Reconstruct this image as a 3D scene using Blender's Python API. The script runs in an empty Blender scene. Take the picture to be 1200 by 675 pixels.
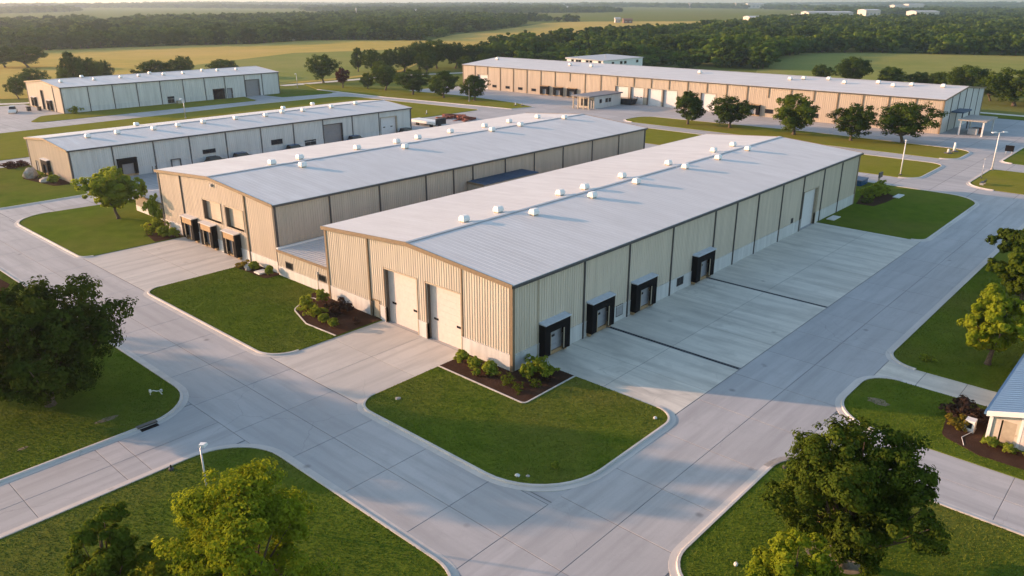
import bpy, math, random
import numpy as np

scene = bpy.context.scene
R = math.radians
# ------------------------------------------------------------------ camera
F_PX, PCX, PCY, HORIZON = 912.0, 600.0, 337.5, 1.0
PITCH = math.atan((PCY - HORIZON) / F_PX)
YAW = R(42.14)
CAM = (-44.683, -40.381, 30.0)
cam_d = bpy.data.cameras.new('camera')
cam_d.sensor_width = 36.0
cam_d.lens = 36.0 * F_PX / 1200.0
cam_d.clip_start = 0.5
cam_d.clip_end = 60000.0
cam = bpy.data.objects.new('camera', cam_d)
scene.collection.objects.link(cam)
cam.location = CAM
cam.rotation_euler = (math.pi / 2 - PITCH, 0, YAW - math.pi / 2)
scene.camera = cam

# ------------------------------------------------------------------ sky and sun
SUN_EL, SUN_AZ = R(11.0), R(119.0)          # direction towards the sun, angle from +X
world = bpy.data.worlds.new('World')
scene.world = world
world.use_nodes = True
wn = world.node_tree.nodes
sky = wn.new('ShaderNodeTexSky')
sky.sky_type = 'NISHITA'
sky.sun_disc = False
sky.sun_elevation = SUN_EL
sky.sun_rotation = math.pi / 2 - SUN_AZ
sky.air_density = 1.0
sky.dust_density = 1.2
sky.ozone_density = 1.2
wn['Background'].inputs['Strength'].default_value = 0.15
world.node_tree.links.new(sky.outputs[0], wn['Background'].inputs['Color'])
sun_d = bpy.data.lights.new('sun', 'SUN')
sun_d.energy = 3.5
sun_d.angle = R(0.8)
sun_d.color = (1.0, 0.58, 0.36)
sun = bpy.data.objects.new('sun', sun_d)
scene.collection.objects.link(sun)
sun.rotation_euler = (math.pi / 2 - SUN_EL, 0, SUN_AZ + math.pi / 2)

scene.view_settings.view_transform = 'Standard'
scene.view_settings.look = 'None'
scene.view_settings.exposure = 1.3
scene.view_settings.gamma = 1.0
scene.view_settings.use_curve_mapping = False
scene.cycles.use_denoising = True
scene.cycles.max_bounces = 6
scene.cycles.transparent_max_bounces = 8
scene.cycles.volume_bounces = 1
scene.cycles.caustics_reflective = False
scene.cycles.caustics_refractive = False
scene.cycles.sample_clamp_indirect = 6.0

# ------------------------------------------------------------------ pixel -> place
_fw = np.array((math.cos(YAW) * math.cos(PITCH), math.sin(YAW) * math.cos(PITCH), -math.sin(PITCH)))
_rt = np.array((math.sin(YAW), -math.cos(YAW), 0.0))
_up = np.array((math.cos(YAW) * math.sin(PITCH), math.sin(YAW) * math.sin(PITCH), math.cos(PITCH)))
_c = np.array(CAM)
def ray(x, y):
    return _fw + (x - PCX) / F_PX * _rt + (PCY - y) / F_PX * _up
def U(x, y, z=0.0):
    d = ray(x, y)
    p = _c + d * ((z - CAM[2]) / d[2])
    return (float(p[0]), float(p[1]))
def proj(P):
    v = np.asarray(P, float) - _c
    c = v @ _fw
    return np.stack([PCX + F_PX * (v @ _rt) / c, PCY - F_PX * (v @ _up) / c, c], -1)
def pxm(X, Y):          # photo pixels per metre at a place on the ground
    return F_PX / float((np.array((X, Y, 0.0)) - _c) @ _fw)

# ------------------------------------------------------------------ materials
def newmat(name):
    m = bpy.data.materials.new(name)
    m.use_nodes = True
    nt = m.node_tree
    b = nt.nodes['Principled BSDF']
    b.inputs['Specular IOR Level'].default_value = 0.3
    return m, nt, b
def N(nt, t, **kw):
    n = nt.nodes.new(t)
    for k, v in kw.items():
        setattr(n, k, v)
    return n
def noise(nt, vec, scale, detail=4.0, rough=0.55):
    n = N(nt, 'ShaderNodeTexNoise')
    n.inputs['Scale'].default_value = scale
    n.inputs['Detail'].default_value = detail
    n.inputs['Roughness'].default_value = rough
    if vec is not None:
        nt.links.new(vec, n.inputs['Vector'])
    return n.outputs['Fac']
def maprange(nt, v, a, b, c=0.0, d=1.0):
    n = N(nt, 'ShaderNodeMapRange')
    for i, x in zip((1, 2, 3, 4), (a, b, c, d)):
        n.inputs[i].default_value = x
    nt.links.new(v, n.inputs[0])
    return n.outputs[0]
def mixc(nt, fac, a, b, mode='MIX'):
    n = N(nt, 'ShaderNodeMix', data_type='RGBA', blend_type=mode)
    if isinstance(fac, (int, float)):
        n.inputs[0].default_value = fac
    else:
        nt.links.new(fac, n.inputs[0])
    for s, v in ((6, a), (7, b)):
        if isinstance(v, tuple):
            n.inputs[s].default_value = (*v[:3], 1)
        else:
            nt.links.new(v, n.inputs[s])
    return n.outputs[2]
def math_n(nt, op, a, b=None):
    n = N(nt, 'ShaderNodeMath', operation=op)
    for i, v in enumerate((a, b)):
        if v is None:
            continue
        if isinstance(v, (int, float)):
            n.inputs[i].default_value = v
        else:
            nt.links.new(v, n.inputs[i])
    return n.outputs[0]
def position(nt):
    return N(nt, 'ShaderNodeNewGeometry').outputs['Position']
def scaled(nt, vec, s):
    n = N(nt, 'ShaderNodeMapping')
    n.inputs['Scale'].default_value = s
    nt.links.new(vec, n.inputs['Vector'])
    return n.outputs[0]
def bump(nt, b, h, strength, dist):
    n = N(nt, 'ShaderNodeBump')
    n.inputs['Strength'].default_value = strength
    n.inputs['Distance'].default_value = dist
    nt.links.new(h, n.inputs['Height'])
    nt.links.new(n.outputs[0], b.inputs['Normal'])
def obj_random(nt):
    return N(nt, 'ShaderNodeObjectInfo').outputs['Random']

MATS = {}
def plain(name, col, rough=0.6, metal=0.0, var=0.12, sc=3.0):
    m, nt, b = newmat(name)
    p = position(nt)
    f = noise(nt, p, sc, 5)
    dk = tuple(c * (1 - var) for c in col)
    lt = tuple(min(1, c * (1 + var)) for c in col)
    nt.links.new(mixc(nt, maprange(nt, f, 0.3, 0.7), dk, lt), b.inputs['Base Color'])
    b.inputs['Roughness'].default_value = rough
    b.inputs['Metallic'].default_value = metal
    MATS[name] = m
    return m
def siding(name, col, stain=0.25):
    m, nt, b = newmat(name)
    p = position(nt)
    streak = noise(nt, scaled(nt, p, (1.6, 1.6, 0.12)), 1.0, 5, 0.6)
    big = noise(nt, p, 0.12, 3)
    c = mixc(nt, maprange(nt, streak, 0.35, 0.75), col, tuple(x * (1 - stain) for x in col))
    c = mixc(nt, maprange(nt, big, 0.35, 0.7, 0, 0.35), c, (col[0] * 0.9, col[1] * 0.92, col[2] * 0.94))
    c = mixc(nt, maprange(nt, obj_random(nt), 0, 1, 0, 0.14), c, tuple(x * 0.72 for x in col))
    nt.links.new(c, b.inputs['Base Color'])
    b.inputs['Roughness'].default_value = 0.55
    MATS[name] = m
def roofing(name, col, rough=0.5, metal=0.0):
    m, nt, b = newmat(name)
    p = position(nt)
    f = noise(nt, scaled(nt, p, (0.9, 0.18, 0.18)), 1.0, 6, 0.6)
    g = noise(nt, p, 0.07, 3)
    h = noise(nt, p, 5.0, 3)
    c = mixc(nt, maprange(nt, f, 0.35, 0.75), col, tuple(x * 0.84 for x in col))
    c = mixc(nt, maprange(nt, g, 0.35, 0.7, 0, 0.5), c, tuple(x * 0.86 for x in col))
    c = mixc(nt, maprange(nt, h, 0.45, 0.75, 0, 0.25), c, tuple(x * 0.7 for x in col))
    nt.links.new(c, b.inputs['Base Color'])
    nt.links.new(maprange(nt, f, 0.2, 0.8, rough - 0.1, rough + 0.15), b.inputs['Roughness'])
    b.inputs['Metallic'].default_value = metal
    MATS[name] = m
def concrete(name, col, axis, dirt=0.35, joints=False, spec=0.3):
    m, nt, b = newmat(name)
    p = position(nt)
    s = (0.07, 0.9, 1) if axis == 'x' else (0.9, 0.07, 1)
    st = noise(nt, scaled(nt, p, s), 1.0, 6, 0.62)
    big = noise(nt, p, 0.09, 4)
    mid = noise(nt, p, 0.55, 6, 0.65)
    fine = noise(nt, p, 9.0, 4, 0.7)
    dark = tuple(x * (1 - dirt) for x in col)
    c = mixc(nt, maprange(nt, st, 0.42, 0.76), col, dark)
    c = mixc(nt, maprange(nt, big, 0.35, 0.7, 0, 0.55), c, tuple(x * 0.8 for x in col))
    c = mixc(nt, maprange(nt, mid, 0.52, 0.8, 0, 0.7), c, tuple(x * (1 - dirt * 0.8) for x in col))
    c = mixc(nt, maprange(nt, fine, 0.4, 0.75, 0, 0.16), c, tuple(x * 0.55 for x in col))
    if dirt > 0.5:
        blot = noise(nt, scaled(nt, p, (0.30, 0.12, 1)), 1.0, 5, 0.6)
        c = mixc(nt, maprange(nt, blot, 0.50, 0.68, 0, 0.55), c, tuple(x * 0.5 for x in col))
    if not joints:
        c = mixc(nt, maprange(nt, obj_random(nt), 0, 1, 0, 0.32), c, tuple(x * 0.66 for x in col))
    else:
        br = N(nt, 'ShaderNodeTexBrick')
        br.offset = 0.0
        br.inputs['Scale'].default_value = 1.0
        br.inputs['Mortar Size'].default_value = 0.045
        br.inputs['Brick Width'].default_value = 6.0
        br.inputs['Row Height'].default_value = 6.0
        br.inputs['Color1'].default_value = (1, 1, 1, 1)
        br.inputs['Color2'].default_value = (0.88, 0.88, 0.88, 1)
        br.inputs['Mortar'].default_value = (0.4, 0.4, 0.4, 1)
        nt.links.new(p, br.inputs['Vector'])
        c = mixc(nt, 1.0, c, br.outputs['Color'], 'MULTIPLY')
    # oil drips
    sp = N(nt, 'ShaderNodeTexVoronoi')
    sp.inputs['Scale'].default_value = 0.30
    nt.links.new(p, sp.inputs['Vector'])
    pick = N(nt, 'ShaderNodeSeparateColor')
    nt.links.new(sp.outputs['Color'], pick.inputs[0])
    spot = math_n(nt, 'MULTIPLY', maprange(nt, sp.outputs['Distance'], 0.03, 0.10, 0.55, 0.0), maprange(nt, pick.outputs[0], 0.62, 0.66))
    c = mixc(nt, spot, c, tuple(x * 0.25 for x in col))
    # a few thin cracks
    vo = N(nt, 'ShaderNodeTexVoronoi', feature='DISTANCE_TO_EDGE')
    vo.inputs['Scale'].default_value = 0.11
    wob = N(nt, 'ShaderNodeVectorMath', operation='ADD')
    nz = N(nt, 'ShaderNodeTexNoise')
    nz.inputs['Scale'].default_value = 0.8
    nz.inputs['Detail'].default_value = 5
    nt.links.new(p, nz.inputs['Vector'])
    nt.links.new(p, wob.inputs[0])
    nt.links.new(nz.outputs['Color'], wob.inputs[1])
    nt.links.new(wob.outputs[0], vo.inputs['Vector'])
    gate = maprange(nt, noise(nt, p, 0.05, 2), 0.54, 0.6)
    cr = math_n(nt, 'MULTIPLY', maprange(nt, vo.outputs['Distance'], 0.0, 0.004, 0.35, 0.0), gate)
    c = mixc(nt, cr, c, tuple(x * 0.3 for x in col))
    nt.links.new(c, b.inputs['Base Color'])
    b.inputs['Roughness'].default_value = 0.8
    b.inputs['Specular IOR Level'].default_value = spec
    bump(nt, b, fine, 0.12, 0.02)
    MATS[name] = m
def grassy(name, a, bcol, dry, dry_amt=0.35, sc=1.0):
    m, nt, b = newmat(name)
    p = position(nt)
    big = noise(nt, p, 0.06 * sc, 4)
    mid = noise(nt, p, 0.45 * sc, 5, 0.6)
    fine = noise(nt, p, 6.0 * sc, 5, 0.75)
    c = mixc(nt, maprange(nt, mid, 0.3, 0.7), a, bcol)
    c = mixc(nt, maprange(nt, big, 0.45, 0.72, 0, dry_amt), c, dry)
    c = mixc(nt, maprange(nt, noise(nt, p, 1.3 * sc, 5, 0.7), 0.6, 0.8, 0, dry_amt), c, dry)
    c = mixc(nt, maprange(nt, fine, 0.35, 0.7, 0.0, 0.3), c, tuple(x * 0.5 for x in a))
    nt.links.new(c, b.inputs['Base Color'])
    b.inputs['Roughness'].default_value = 0.95
    b.inputs['Specular IOR Level'].default_value = 0.0
    bump(nt, b, fine, 0.8, 0.08)
    MATS[name] = m
def leafmat(name, col, hue2, trans=0.35, vary=0.5, dark=0.6):
    m = bpy.data.materials.new(name)
    m.use_nodes = True
    nt = m.node_tree
    nt.nodes.clear()
    out = N(nt, 'ShaderNodeOutputMaterial')
    at = N(nt, 'ShaderNodeAttribute', attribute_name='tint')
    rnd = obj_random(nt)
    c = mixc(nt, at.outputs['Fac'], col, hue2)
    c = mixc(nt, maprange(nt, rnd, 0, 1, 0, vary), c, tuple(x * dark for x in col))
    d = N(nt, 'ShaderNodeBsdfDiffuse')
    t = N(nt, 'ShaderNodeBsdfTranslucent')
    nt.links.new(c, d.inputs['Color'])
    nt.links.new(mixc(nt, 0.5, c, (hue2[0] * 1.2, hue2[1] * 1.25, hue2[2] * 0.8)), t.inputs['Color'])
    mx = N(nt, 'ShaderNodeMixShader')
    mx.inputs[0].default_value = trans
    nt.links.new(d.outputs[0], mx.inputs[1])
    nt.links.new(t.outputs[0], mx.inputs[2])
    nt.links.new(mx.outputs[0], out.inputs['Surface'])
    MATS[name] = m

siding('cream_siding', (0.62, 0.55, 0.44))
siding('buff_siding', (0.51, 0.435, 0.345))
siding('peach_siding', (0.50, 0.412, 0.315))
siding('grey_siding', (0.62, 0.61, 0.57))
siding('plinth_concrete', (0.60, 0.60, 0.58), 0.35)
roofing('pale_roof', (0.635, 0.62, 0.60))
roofing('slate_roof', (0.20, 0.20, 0.21), 0.6)
roofing('blue_roof', (0.10, 0.20, 0.34), 0.5)
roofing('dark_blue_roof', (0.06, 0.10, 0.16), 0.5)
concrete('road_concrete_y', (0.47, 0.46, 0.45), 'y', 0.36)
concrete('road_concrete_x', (0.47, 0.46, 0.45), 'x', 0.36)
concrete('apron_concrete_y', (0.72, 0.67, 0.57), 'y', 0.52)
concrete('apron_concrete_x', (0.58, 0.55, 0.50), 'x', 0.36)
concrete('yard_concrete', (0.46, 0.45, 0.44), 'y', 0.3, True)
concrete('kerb_concrete', (0.62, 0.58, 0.53), 'x', 0.3)
plain('joint_filler', (0.17, 0.17, 0.17), 0.9)
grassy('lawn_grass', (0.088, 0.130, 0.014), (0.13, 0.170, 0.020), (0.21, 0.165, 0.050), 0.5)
grassy('sunlit_lawn', (0.165, 0.180, 0.022), (0.21, 0.205, 0.028), (0.27, 0.21, 0.06), 0.5)  # sunlight put into the colour: lighter, yellower lawn for the far sunny plots
grassy('meadow_grass', (0.13, 0.16, 0.035), (0.18, 0.19, 0.045), (0.20, 0.17, 0.07), 0.6, 0.12)
grassy('golden_field', (0.52, 0.37, 0.10), (0.38, 0.32, 0.085), (0.58, 0.40, 0.15), 0.7, 0.12)
grassy('green_field', (0.20, 0.23, 0.06), (0.27, 0.27, 0.08), (0.36, 0.29, 0.11), 0.5, 0.12)
grassy('forest_floor', (0.035, 0.055, 0.016), (0.05, 0.075, 0.02), (0.07, 0.075, 0.03), 0.4, 0.03)
grassy('mulch', (0.055, 0.032, 0.022), (0.085, 0.05, 0.034), (0.03, 0.018, 0.013), 0.5, 2.0)
plain('charcoal_trim', (0.065, 0.062, 0.06), 0.5)
plain('bronze_trim', (0.20, 0.15, 0.095), 0.5)
plain('tan_trim', (0.40, 0.34, 0.25), 0.6)
plain('jamb_shade', (0.13, 0.10, 0.075), 0.6)  # dark tone painted in for the shade inside door recesses
plain('door_white', (0.60, 0.535, 0.49), 0.5, 0, 0.05)
plain('door_pale', (0.62, 0.61, 0.60), 0.5, 0, 0.05)
plain('door_grey', (0.30, 0.31, 0.33), 0.45, 0, 0.07)
plain('door_taupe', (0.25, 0.235, 0.23), 0.5, 0, 0.07)
plain('dock_rubber', (0.008, 0.008, 0.009), 0.9)
MATS['dock_rubber'].node_tree.nodes['Principled BSDF'].inputs['Specular IOR Level'].default_value = 0.1
plain('dock_canopy', (0.50, 0.53, 0.57), 0.4)
plain('dock_tan', (0.33, 0.22, 0.115), 0.7)
plain('steel', (0.45, 0.46, 0.47), 0.4, 0.4)
plain('pole_white', (0.68, 0.68, 0.66), 0.45)
plain('white_paint', (0.74, 0.73, 0.70), 0.4, 0, 0.05)
plain('black_glass', (0.012, 0.014, 0.017), 0.12)
plain('louvre_grey', (0.26, 0.26, 0.26), 0.5)
plain('bark', (0.105, 0.078, 0.055), 0.9, 0, 0.35, 6)
plain('rock', (0.34, 0.31, 0.27), 0.85, 0, 0.25, 3)
plain('white_rock', (0.62, 0.60, 0.57), 0.8)
plain('rust', (0.19, 0.055, 0.03), 0.85, 0, 0.4, 2)
plain('dry_soil', (0.22, 0.17, 0.11), 0.95, 0, 0.3, 3)
plain('dry_brush', (0.38, 0.22, 0.09), 0.9, 0, 0.3, 8)
plain('car_blue', (0.02, 0.07, 0.16), 0.25)
plain('car_dark', (0.02, 0.022, 0.026), 0.25)
plain('car_white', (0.70, 0.70, 0.69), 0.25, 0, 0.03)
plain('tyre', (0.015, 0.015, 0.015), 0.9)
plain('far_white', (0.52, 0.47, 0.42), 0.6)
plain('far_roof', (0.42, 0.43, 0.44), 0.6)
plain('barn_brown', (0.16, 0.09, 0.06), 0.8)
leafmat('oak_leaf', (0.020, 0.040, 0.006), (0.090, 0.120, 0.015), 0.2)
leafmat('olive_leaf', (0.055, 0.095, 0.010), (0.14, 0.175, 0.020), 0.32)
leafmat('lime_leaf', (0.13, 0.19, 0.014), (0.30, 0.33, 0.024), 0.42)
leafmat('fresh_leaf', (0.20, 0.27, 0.032), (0.34, 0.37, 0.046), 0.5)
leafmat('mid_leaf', (0.028, 0.056, 0.009), (0.095, 0.130, 0.017), 0.22)
leafmat('wood_leaf', (0.045, 0.100, 0.014), (0.16, 0.21, 0.028), 0.12, 0.9, 0.35)
leafmat('red_leaf', (0.055, 0.018, 0.018), (0.11, 0.036, 0.022), 0.28)
leafmat('shrub_leaf', (0.18, 0.25, 0.03), (0.30, 0.33, 0.045), 0.4)
leafmat('gold_leaf', (0.16, 0.14, 0.020), (0.26, 0.19, 0.030), 0.35)
leafmat('plum_leaf', (0.050, 0.030, 0.028), (0.085, 0.055, 0.035), 0.3)

# ------------------------------------------------------------------ mesh helpers
COL = scene.collection
class MB:
    def __init__(self):
        self.v, self.f = [], []
    def add(self, vs, fs):
        o = len(self.v)
        self.v += [tuple(p) for p in vs]
        self.f += [tuple(i + o for i in f) for f in fs]
        return self
    def box(self, x0, x1, y0, y1, z0, z1, fn=None):
        vs = [(x, y, z) for x in (x0, x1) for y in (y0, y1) for z in (z0, z1)]
        if fn:
            vs = [fn(*p) for p in vs]
        return self.add(vs, [(0, 1, 3, 2), (4, 6, 7, 5), (0, 4, 5, 1), (2, 3, 7, 6), (0, 2, 6, 4), (1, 5, 7, 3)])
    def hexa(self, bottom, top):
        n = len(bottom)
        fs = [tuple(range(n))[::-1], tuple(range(n, 2 * n))]
        fs += [(i, (i + 1) % n, n + (i + 1) % n, n + i) for i in range(n)]
        return self.add(list(bottom) + list(top), fs)
    def prism(self, poly, z0, z1):
        return self.hexa([(x, y, z0) for x, y in poly], [(x, y, z1) for x, y in poly])
    def tube(self, pts, rad, n=8, cap=True):
        pts = [np.array(p, float) for p in pts]
        rings = []
        for i, p in enumerate(pts):
            d = pts[min(i + 1, len(pts) - 1)] - pts[max(i - 1, 0)]
            d = d / (np.linalg.norm(d) + 1e-9)
            a = np.cross(d, (0, 0, 1)) if abs(d[2]) < 0.95 else np.cross(d, (1, 0, 0))
            a /= np.linalg.norm(a)
            b = np.cross(d, a)
            r = rad[i] if hasattr(rad, '__len__') else rad
            rings.append([p + r * (a * math.cos(t) + b * math.sin(t)) for t in [2 * math.pi * k / n for k in range(n)]])
        vs = [q for r_ in rings for q in r_]
        fs = []
        for i in range(len(pts) - 1):
            for k in range(n):
                fs.append((i * n + k, i * n + (k + 1) % n, (i + 1) * n + (k + 1) % n, (i + 1) * n + k))
        if cap:
            fs.append(tuple(range(n))[::-1])
            fs.append(tuple((len(pts) - 1) * n + k for k in range(n)))
        return self.add(vs, fs)
    def lathe(self, prof, n=16, c=(0, 0)):
        vs = [(c[0] + r * math.cos(2 * math.pi * k / n), c[1] + r * math.sin(2 * math.pi * k / n), z) for r, z in prof for k in range(n)]
        fs = [(i * n + k, i * n + (k + 1) % n, (i + 1) * n + (k + 1) % n, (i + 1) * n + k) for i in range(len(prof) - 1) for k in range(n)]
        fs += [tuple(range(n))[::-1], tuple((len(prof) - 1) * n + k for k in range(n))]
        return self.add(vs, fs)
    def mesh(self, name, mat, smooth=False):
        me = bpy.data.meshes.new(name)
        me.from_pydata(self.v, [], self.f)
        me.materials.append(MATS[mat])
        if smooth:
            me.shade_smooth()
        me.update()
        return me
    def build(self, name, mat, parent=None, smooth=False):
        return link(name, self.mesh(name, mat, smooth), parent)

ORG = {}
def link(name, me, parent=None, loc=None):
    """An object whose mesh is in site coordinates (loc None) or local (loc given)."""
    o = bpy.data.objects.new(name, me)
    COL.objects.link(o)
    base = (0.0, 0.0, 0.0)
    if parent is not None:
        o.parent = parent
        pb = ORG[parent.name]
        o.location = tuple(-c for c in pb) if loc is None else loc
        base = tuple(a + b for a, b in zip(pb, o.location))
    elif loc is not None:
        o.location = loc
        base = loc
    ORG[o.name] = base
    return o
def tag(o, label=None, cat=None, group=None, kind=None):
    if label: o['label'] = label
    if cat: o['category'] = cat
    if group: o['group'] = group
    if kind: o['kind'] = kind
    return o
def thing(name, label, cat, loc, group=None, rz=0.0):
    o = bpy.data.objects.new(name, None)
    o.empty_display_size = 0.5
    COL.objects.link(o)
    o.location = loc
    o.rotation_euler = (0, 0, rz)
    ORG[o.name] = tuple(loc)
    return tag(o, label, cat, group)
def structure(name, mb, mat, label=None, parent=None):
    o = mb.build(name, mat, parent)
    if parent is None:
        o['kind'] = 'structure'
        if label: o['label'] = label
    return o
def copy_tree(o, parent=None):
    c = o.copy()
    COL.objects.link(c)
    c.parent = parent
    for ch in list(o.children):
        copy_tree(ch, c)
    ORG[c.name] = ORG.get(o.name, (0, 0, 0))
    return c

def fillet(pts, seg=10):
    """pts: (x, y) or (x, y, radius); returns rounded loop and first index of each corner."""
    out, idx = [], []
    n = len(pts)
    for i, p in enumerate(pts):
        idx.append(len(out))
        if len(p) < 3:
            out.append((p[0], p[1]))
            continue
        P = np.array(p[:2]); A = np.array(pts[i - 1][:2]) - P; B = np.array(pts[(i + 1) % n][:2]) - P
        a, b = A / np.linalg.norm(A), B / np.linalg.norm(B)
        ang = math.acos(max(-1, min(1, float(a @ b))))
        t = min(p[2] / math.tan(ang / 2), 0.49 * np.linalg.norm(A), 0.49 * np.linalg.norm(B))
        r = t * math.tan(ang / 2)
        bis = (a + b) / np.linalg.norm(a + b)
        cen = P + bis * (r / math.sin(ang / 2))
        s, e = P + a * t - cen, P + b * t - cen
        a0 = math.atan2(s[1], s[0]); da = math.atan2(e[1], e[0]) - a0
        da = (da + math.pi) % (2 * math.pi) - math.pi
        for k in range(seg + 1):
            q = cen + r * np.array((math.cos(a0 + da * k / seg), math.sin(a0 + da * k / seg)))
            out.append((float(q[0]), float(q[1])))
    return out, idx
def area(p):
    return 0.5 * sum(p[i][0] * p[(i + 1) % len(p)][1] - p[(i + 1) % len(p)][0] * p[i][1] for i in range(len(p)))
def sweep(pts, prof, closed=False, sign=1.0):
    """profile (outward distance, z) carried along a polyline; sign +1: outward is to the right of travel."""
    mb = MB(); n = len(pts); m = len(prof)
    for i in range(n):
        p = np.array(pts[i])
        a = np.array(pts[i - 1]) if (i > 0 or closed) else None
        b = np.array(pts[(i + 1) % n]) if (i < n - 1 or closed) else None
        ds = [v / (np.linalg.norm(v) + 1e-9) for v in ([p - a] if a is not None else []) + ([b - p] if b is not None else [])]
        t = sum(ds); t = t / (np.linalg.norm(t) + 1e-9)
        k = 1.0 / max(0.5, float(t @ ds[0]))
        nr = np.array((t[1], -t[0])) * sign * k
        mb.v += [(p[0] + nr[0] * d, p[1] + nr[1] * d, z) for d, z in prof]
    for i in range(n if closed else n - 1):
        j = (i + 1) % n
        for q in range(m - 1):
            f = (i * m + q, i * m + q + 1, j * m + q + 1, j * m + q)
            mb.f.append(f if sign > 0 else f[::-1])
    if not closed:
        mb.f.append(tuple(range(m))); mb.f.append(tuple((n - 1) * m + q for q in range(m))[::-1])
    return mb
def in_poly(px, py, poly):
    inside = np.zeros(px.shape, bool)
    j = len(poly) - 1
    for i in range(len(poly)):
        xi, yi = poly[i]; xj, yj = poly[j]
        c = ((yi > py) != (yj > py)) & (px < (xj - xi) * (py - yi) / (yj - yi + 1e-12) + xi)
        inside ^= c
        j = i
    return inside

# ------------------------------------------------------------------ terrain
def hill_h(x, y):
    d = np.hypot(x - CAM[0], y - CAM[1])
    w = np.clip((d - 1500.0) / 2500.0, 0, 1)
    h = 6 * (np.sin(x / 900.0 + 1.3) * np.sin(y / 1100.0 + 0.4) + 0.6 * np.sin((x - y) / 620.0)) + 3
    return w * np.maximum(h, -4)
def terrain():
    rad = np.concatenate([[0.0], np.geomspace(60, 8000, 64)])
    na = 120
    cx, cy = 40.0, 40.0
    vs = [(cx, cy, -0.06)]
    for r in rad[1:]:
        a = np.linspace(0, 2 * math.pi, na, endpoint=False)
        x, y = cx + r * np.cos(a), cy + r * np.sin(a)
        z = -0.06 + hill_h(x, y)
        vs += list(zip(x.tolist(), y.tolist(), z.tolist()))
    fs = [(0, 1 + k, 1 + (k + 1) % na) for k in range(na)]
    for i in range(len(rad) - 2):
        o, q = 1 + i * na, 1 + (i + 1) * na
        fs += [(o + k, q + k, q + (k + 1) % na, o + (k + 1) % na) for k in range(na)]
    mb = MB(); mb.v, mb.f = vs, fs
    o = mb.build('ground', 'meadow_grass', None, True)
    tag(o, 'open grassy country reaching to the hazy horizon', kind='structure')
terrain()
def flat(name, poly, z, mat, label=None):
    mb = MB(); mb.add([(x, y, z) for x, y in poly], [tuple(range(len(poly)))])
    if area(poly) < 0:
        mb.f = [f[::-1] for f in mb.f]
    return structure(name, mb, mat, label)

# fields beyond the site (outlines read off the photograph, laid on the ground)
flat('field', [U(*p) for p in ((-260, 125), (-260, 66), (-40, 61.5), (50, 58.5), (200, 53.5), (300, 51), (345, 47.5), (425, 46.5), (500, 47.2), (520, 60), (470, 84), (400, 93), (330, 99), (280, 103), (120, 112))], 0.0, 'golden_field', 'golden hay field behind the left warehouses')
flat('field', [U(*p) for p in ((120, 110), (230, 76), (345, 62), (470, 58), (500, 66), (470, 82), (400, 91), (330, 97), (230, 104))], 0.05, 'green_field', 'greener mown part of the hay field')
flat('field', [U(*p) for p in ((505, 47), (530, 41), (600, 33), (640, 27), (690, 25.2), (810, 25), (900, 24.2), (890, 33), (800, 40), (720, 46), (640, 56), (560, 62))], 0.05, 'golden_field', 'pale golden field between the woods')
flat('field', [U(*p) for p in ((830, 14.6), (880, 12.8), (905, 13.3), (850, 16.2))], 0.6, 'golden_field', 'narrow far golden field')
flat('field', [U(*p) for p in ((880, 100), (892, 70), (940, 61.5), (1000, 60.5), (1100, 63), (1400, 68), (1400, 110), (1150, 99), (1000, 95))], 0.0, 'green_field', 'yellow green field behind the long warehouse')

# ------------------------------------------------------------------ pavements
def pave(name, x0, x1, y0, y1, z, mat, label=None):
    return flat(name, [(x0, y0), (x1, y0), (x1, y1), (x0, y1)], z, mat, label)
pave('yard_pavement', -22.0, 105.4, -24.0, 140.0, 0.0, 'yard_concrete', 'pale concrete paving around the warehouses')
pave('yard_pavement', 104.8, 163.8, -23.0, 178.0, 0.006, 'yard_concrete', 'concrete yard in front of the long warehouse')
pave('yard_pavement', 163.0, 203.0, -40.0, 12.0, 0.012, 'yard_concrete', 'concrete yard beside the end wall of the long warehouse')
pave('road', -90, -20, 6.5, 16.0, 0.004, 'road_concrete_x', 'concrete side road leaving on the left')
pave('road', -90, -19, -24.0, -15.4, 0.005, 'road_concrete_x', 'concrete road running on past the bottom edge')
pave('road', 3.2, 12.0, -120, -21.5, 0.004, 'road_concrete_y', 'concrete side road beside the blue roofed building')
pave('drive', 19.5, 24.8, -70, -22.0, 0.004, 'apron_concrete_y', 'pale concrete drive leading to the blue roofed building')
pave('road', -40, 24, 129.5, 140.5, 0.004, 'yard_concrete', 'concrete road behind the third warehouse')
pave('road', -40, 128, 175.0, 192.5, 0.004, 'yard_concrete', 'concrete road in front of the far left warehouse')
pave('yard_pavement', 4, 36.0, 190, 236, 0.009, 'yard_concrete', 'concrete yard at the gable of the far left warehouse')
pave('drive', 90.5, 106.5, 190, 204, 0.013, 'yard_concrete', 'concrete drive to the grey door of the far left warehouse')
pave('road', 112, 132, 110, 192, 0.017, 'yard_concrete', 'concrete road curving behind the third warehouse')
pave('path', 211.0, 214.5, -80, 60, 0.02, 'apron_concrete_y', 'thin concrete path beyond the long warehouse')
def ribbon(name, pts, w, z, mat, label):
    a = sweep(pts, [(-w / 2, z), (w / 2, z)])
    a.f = a.f[:-2]
    structure(name, a, mat, label)
ribbon('path', [U(*p) for p in ((-60, 124), (20, 121.5), (60, 119))], 4.0, 0.03, 'apron_concrete_y', 'thin farm track behind the far left warehouse')
ribbon('path', [U(*p) for p in ((330, 100.5), (372, 97), (420, 93), (480, 88), (560, 84.5))], 5.0, 0.03, 'apron_concrete_y', 'thin farm track behind the roadside trees')

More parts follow.
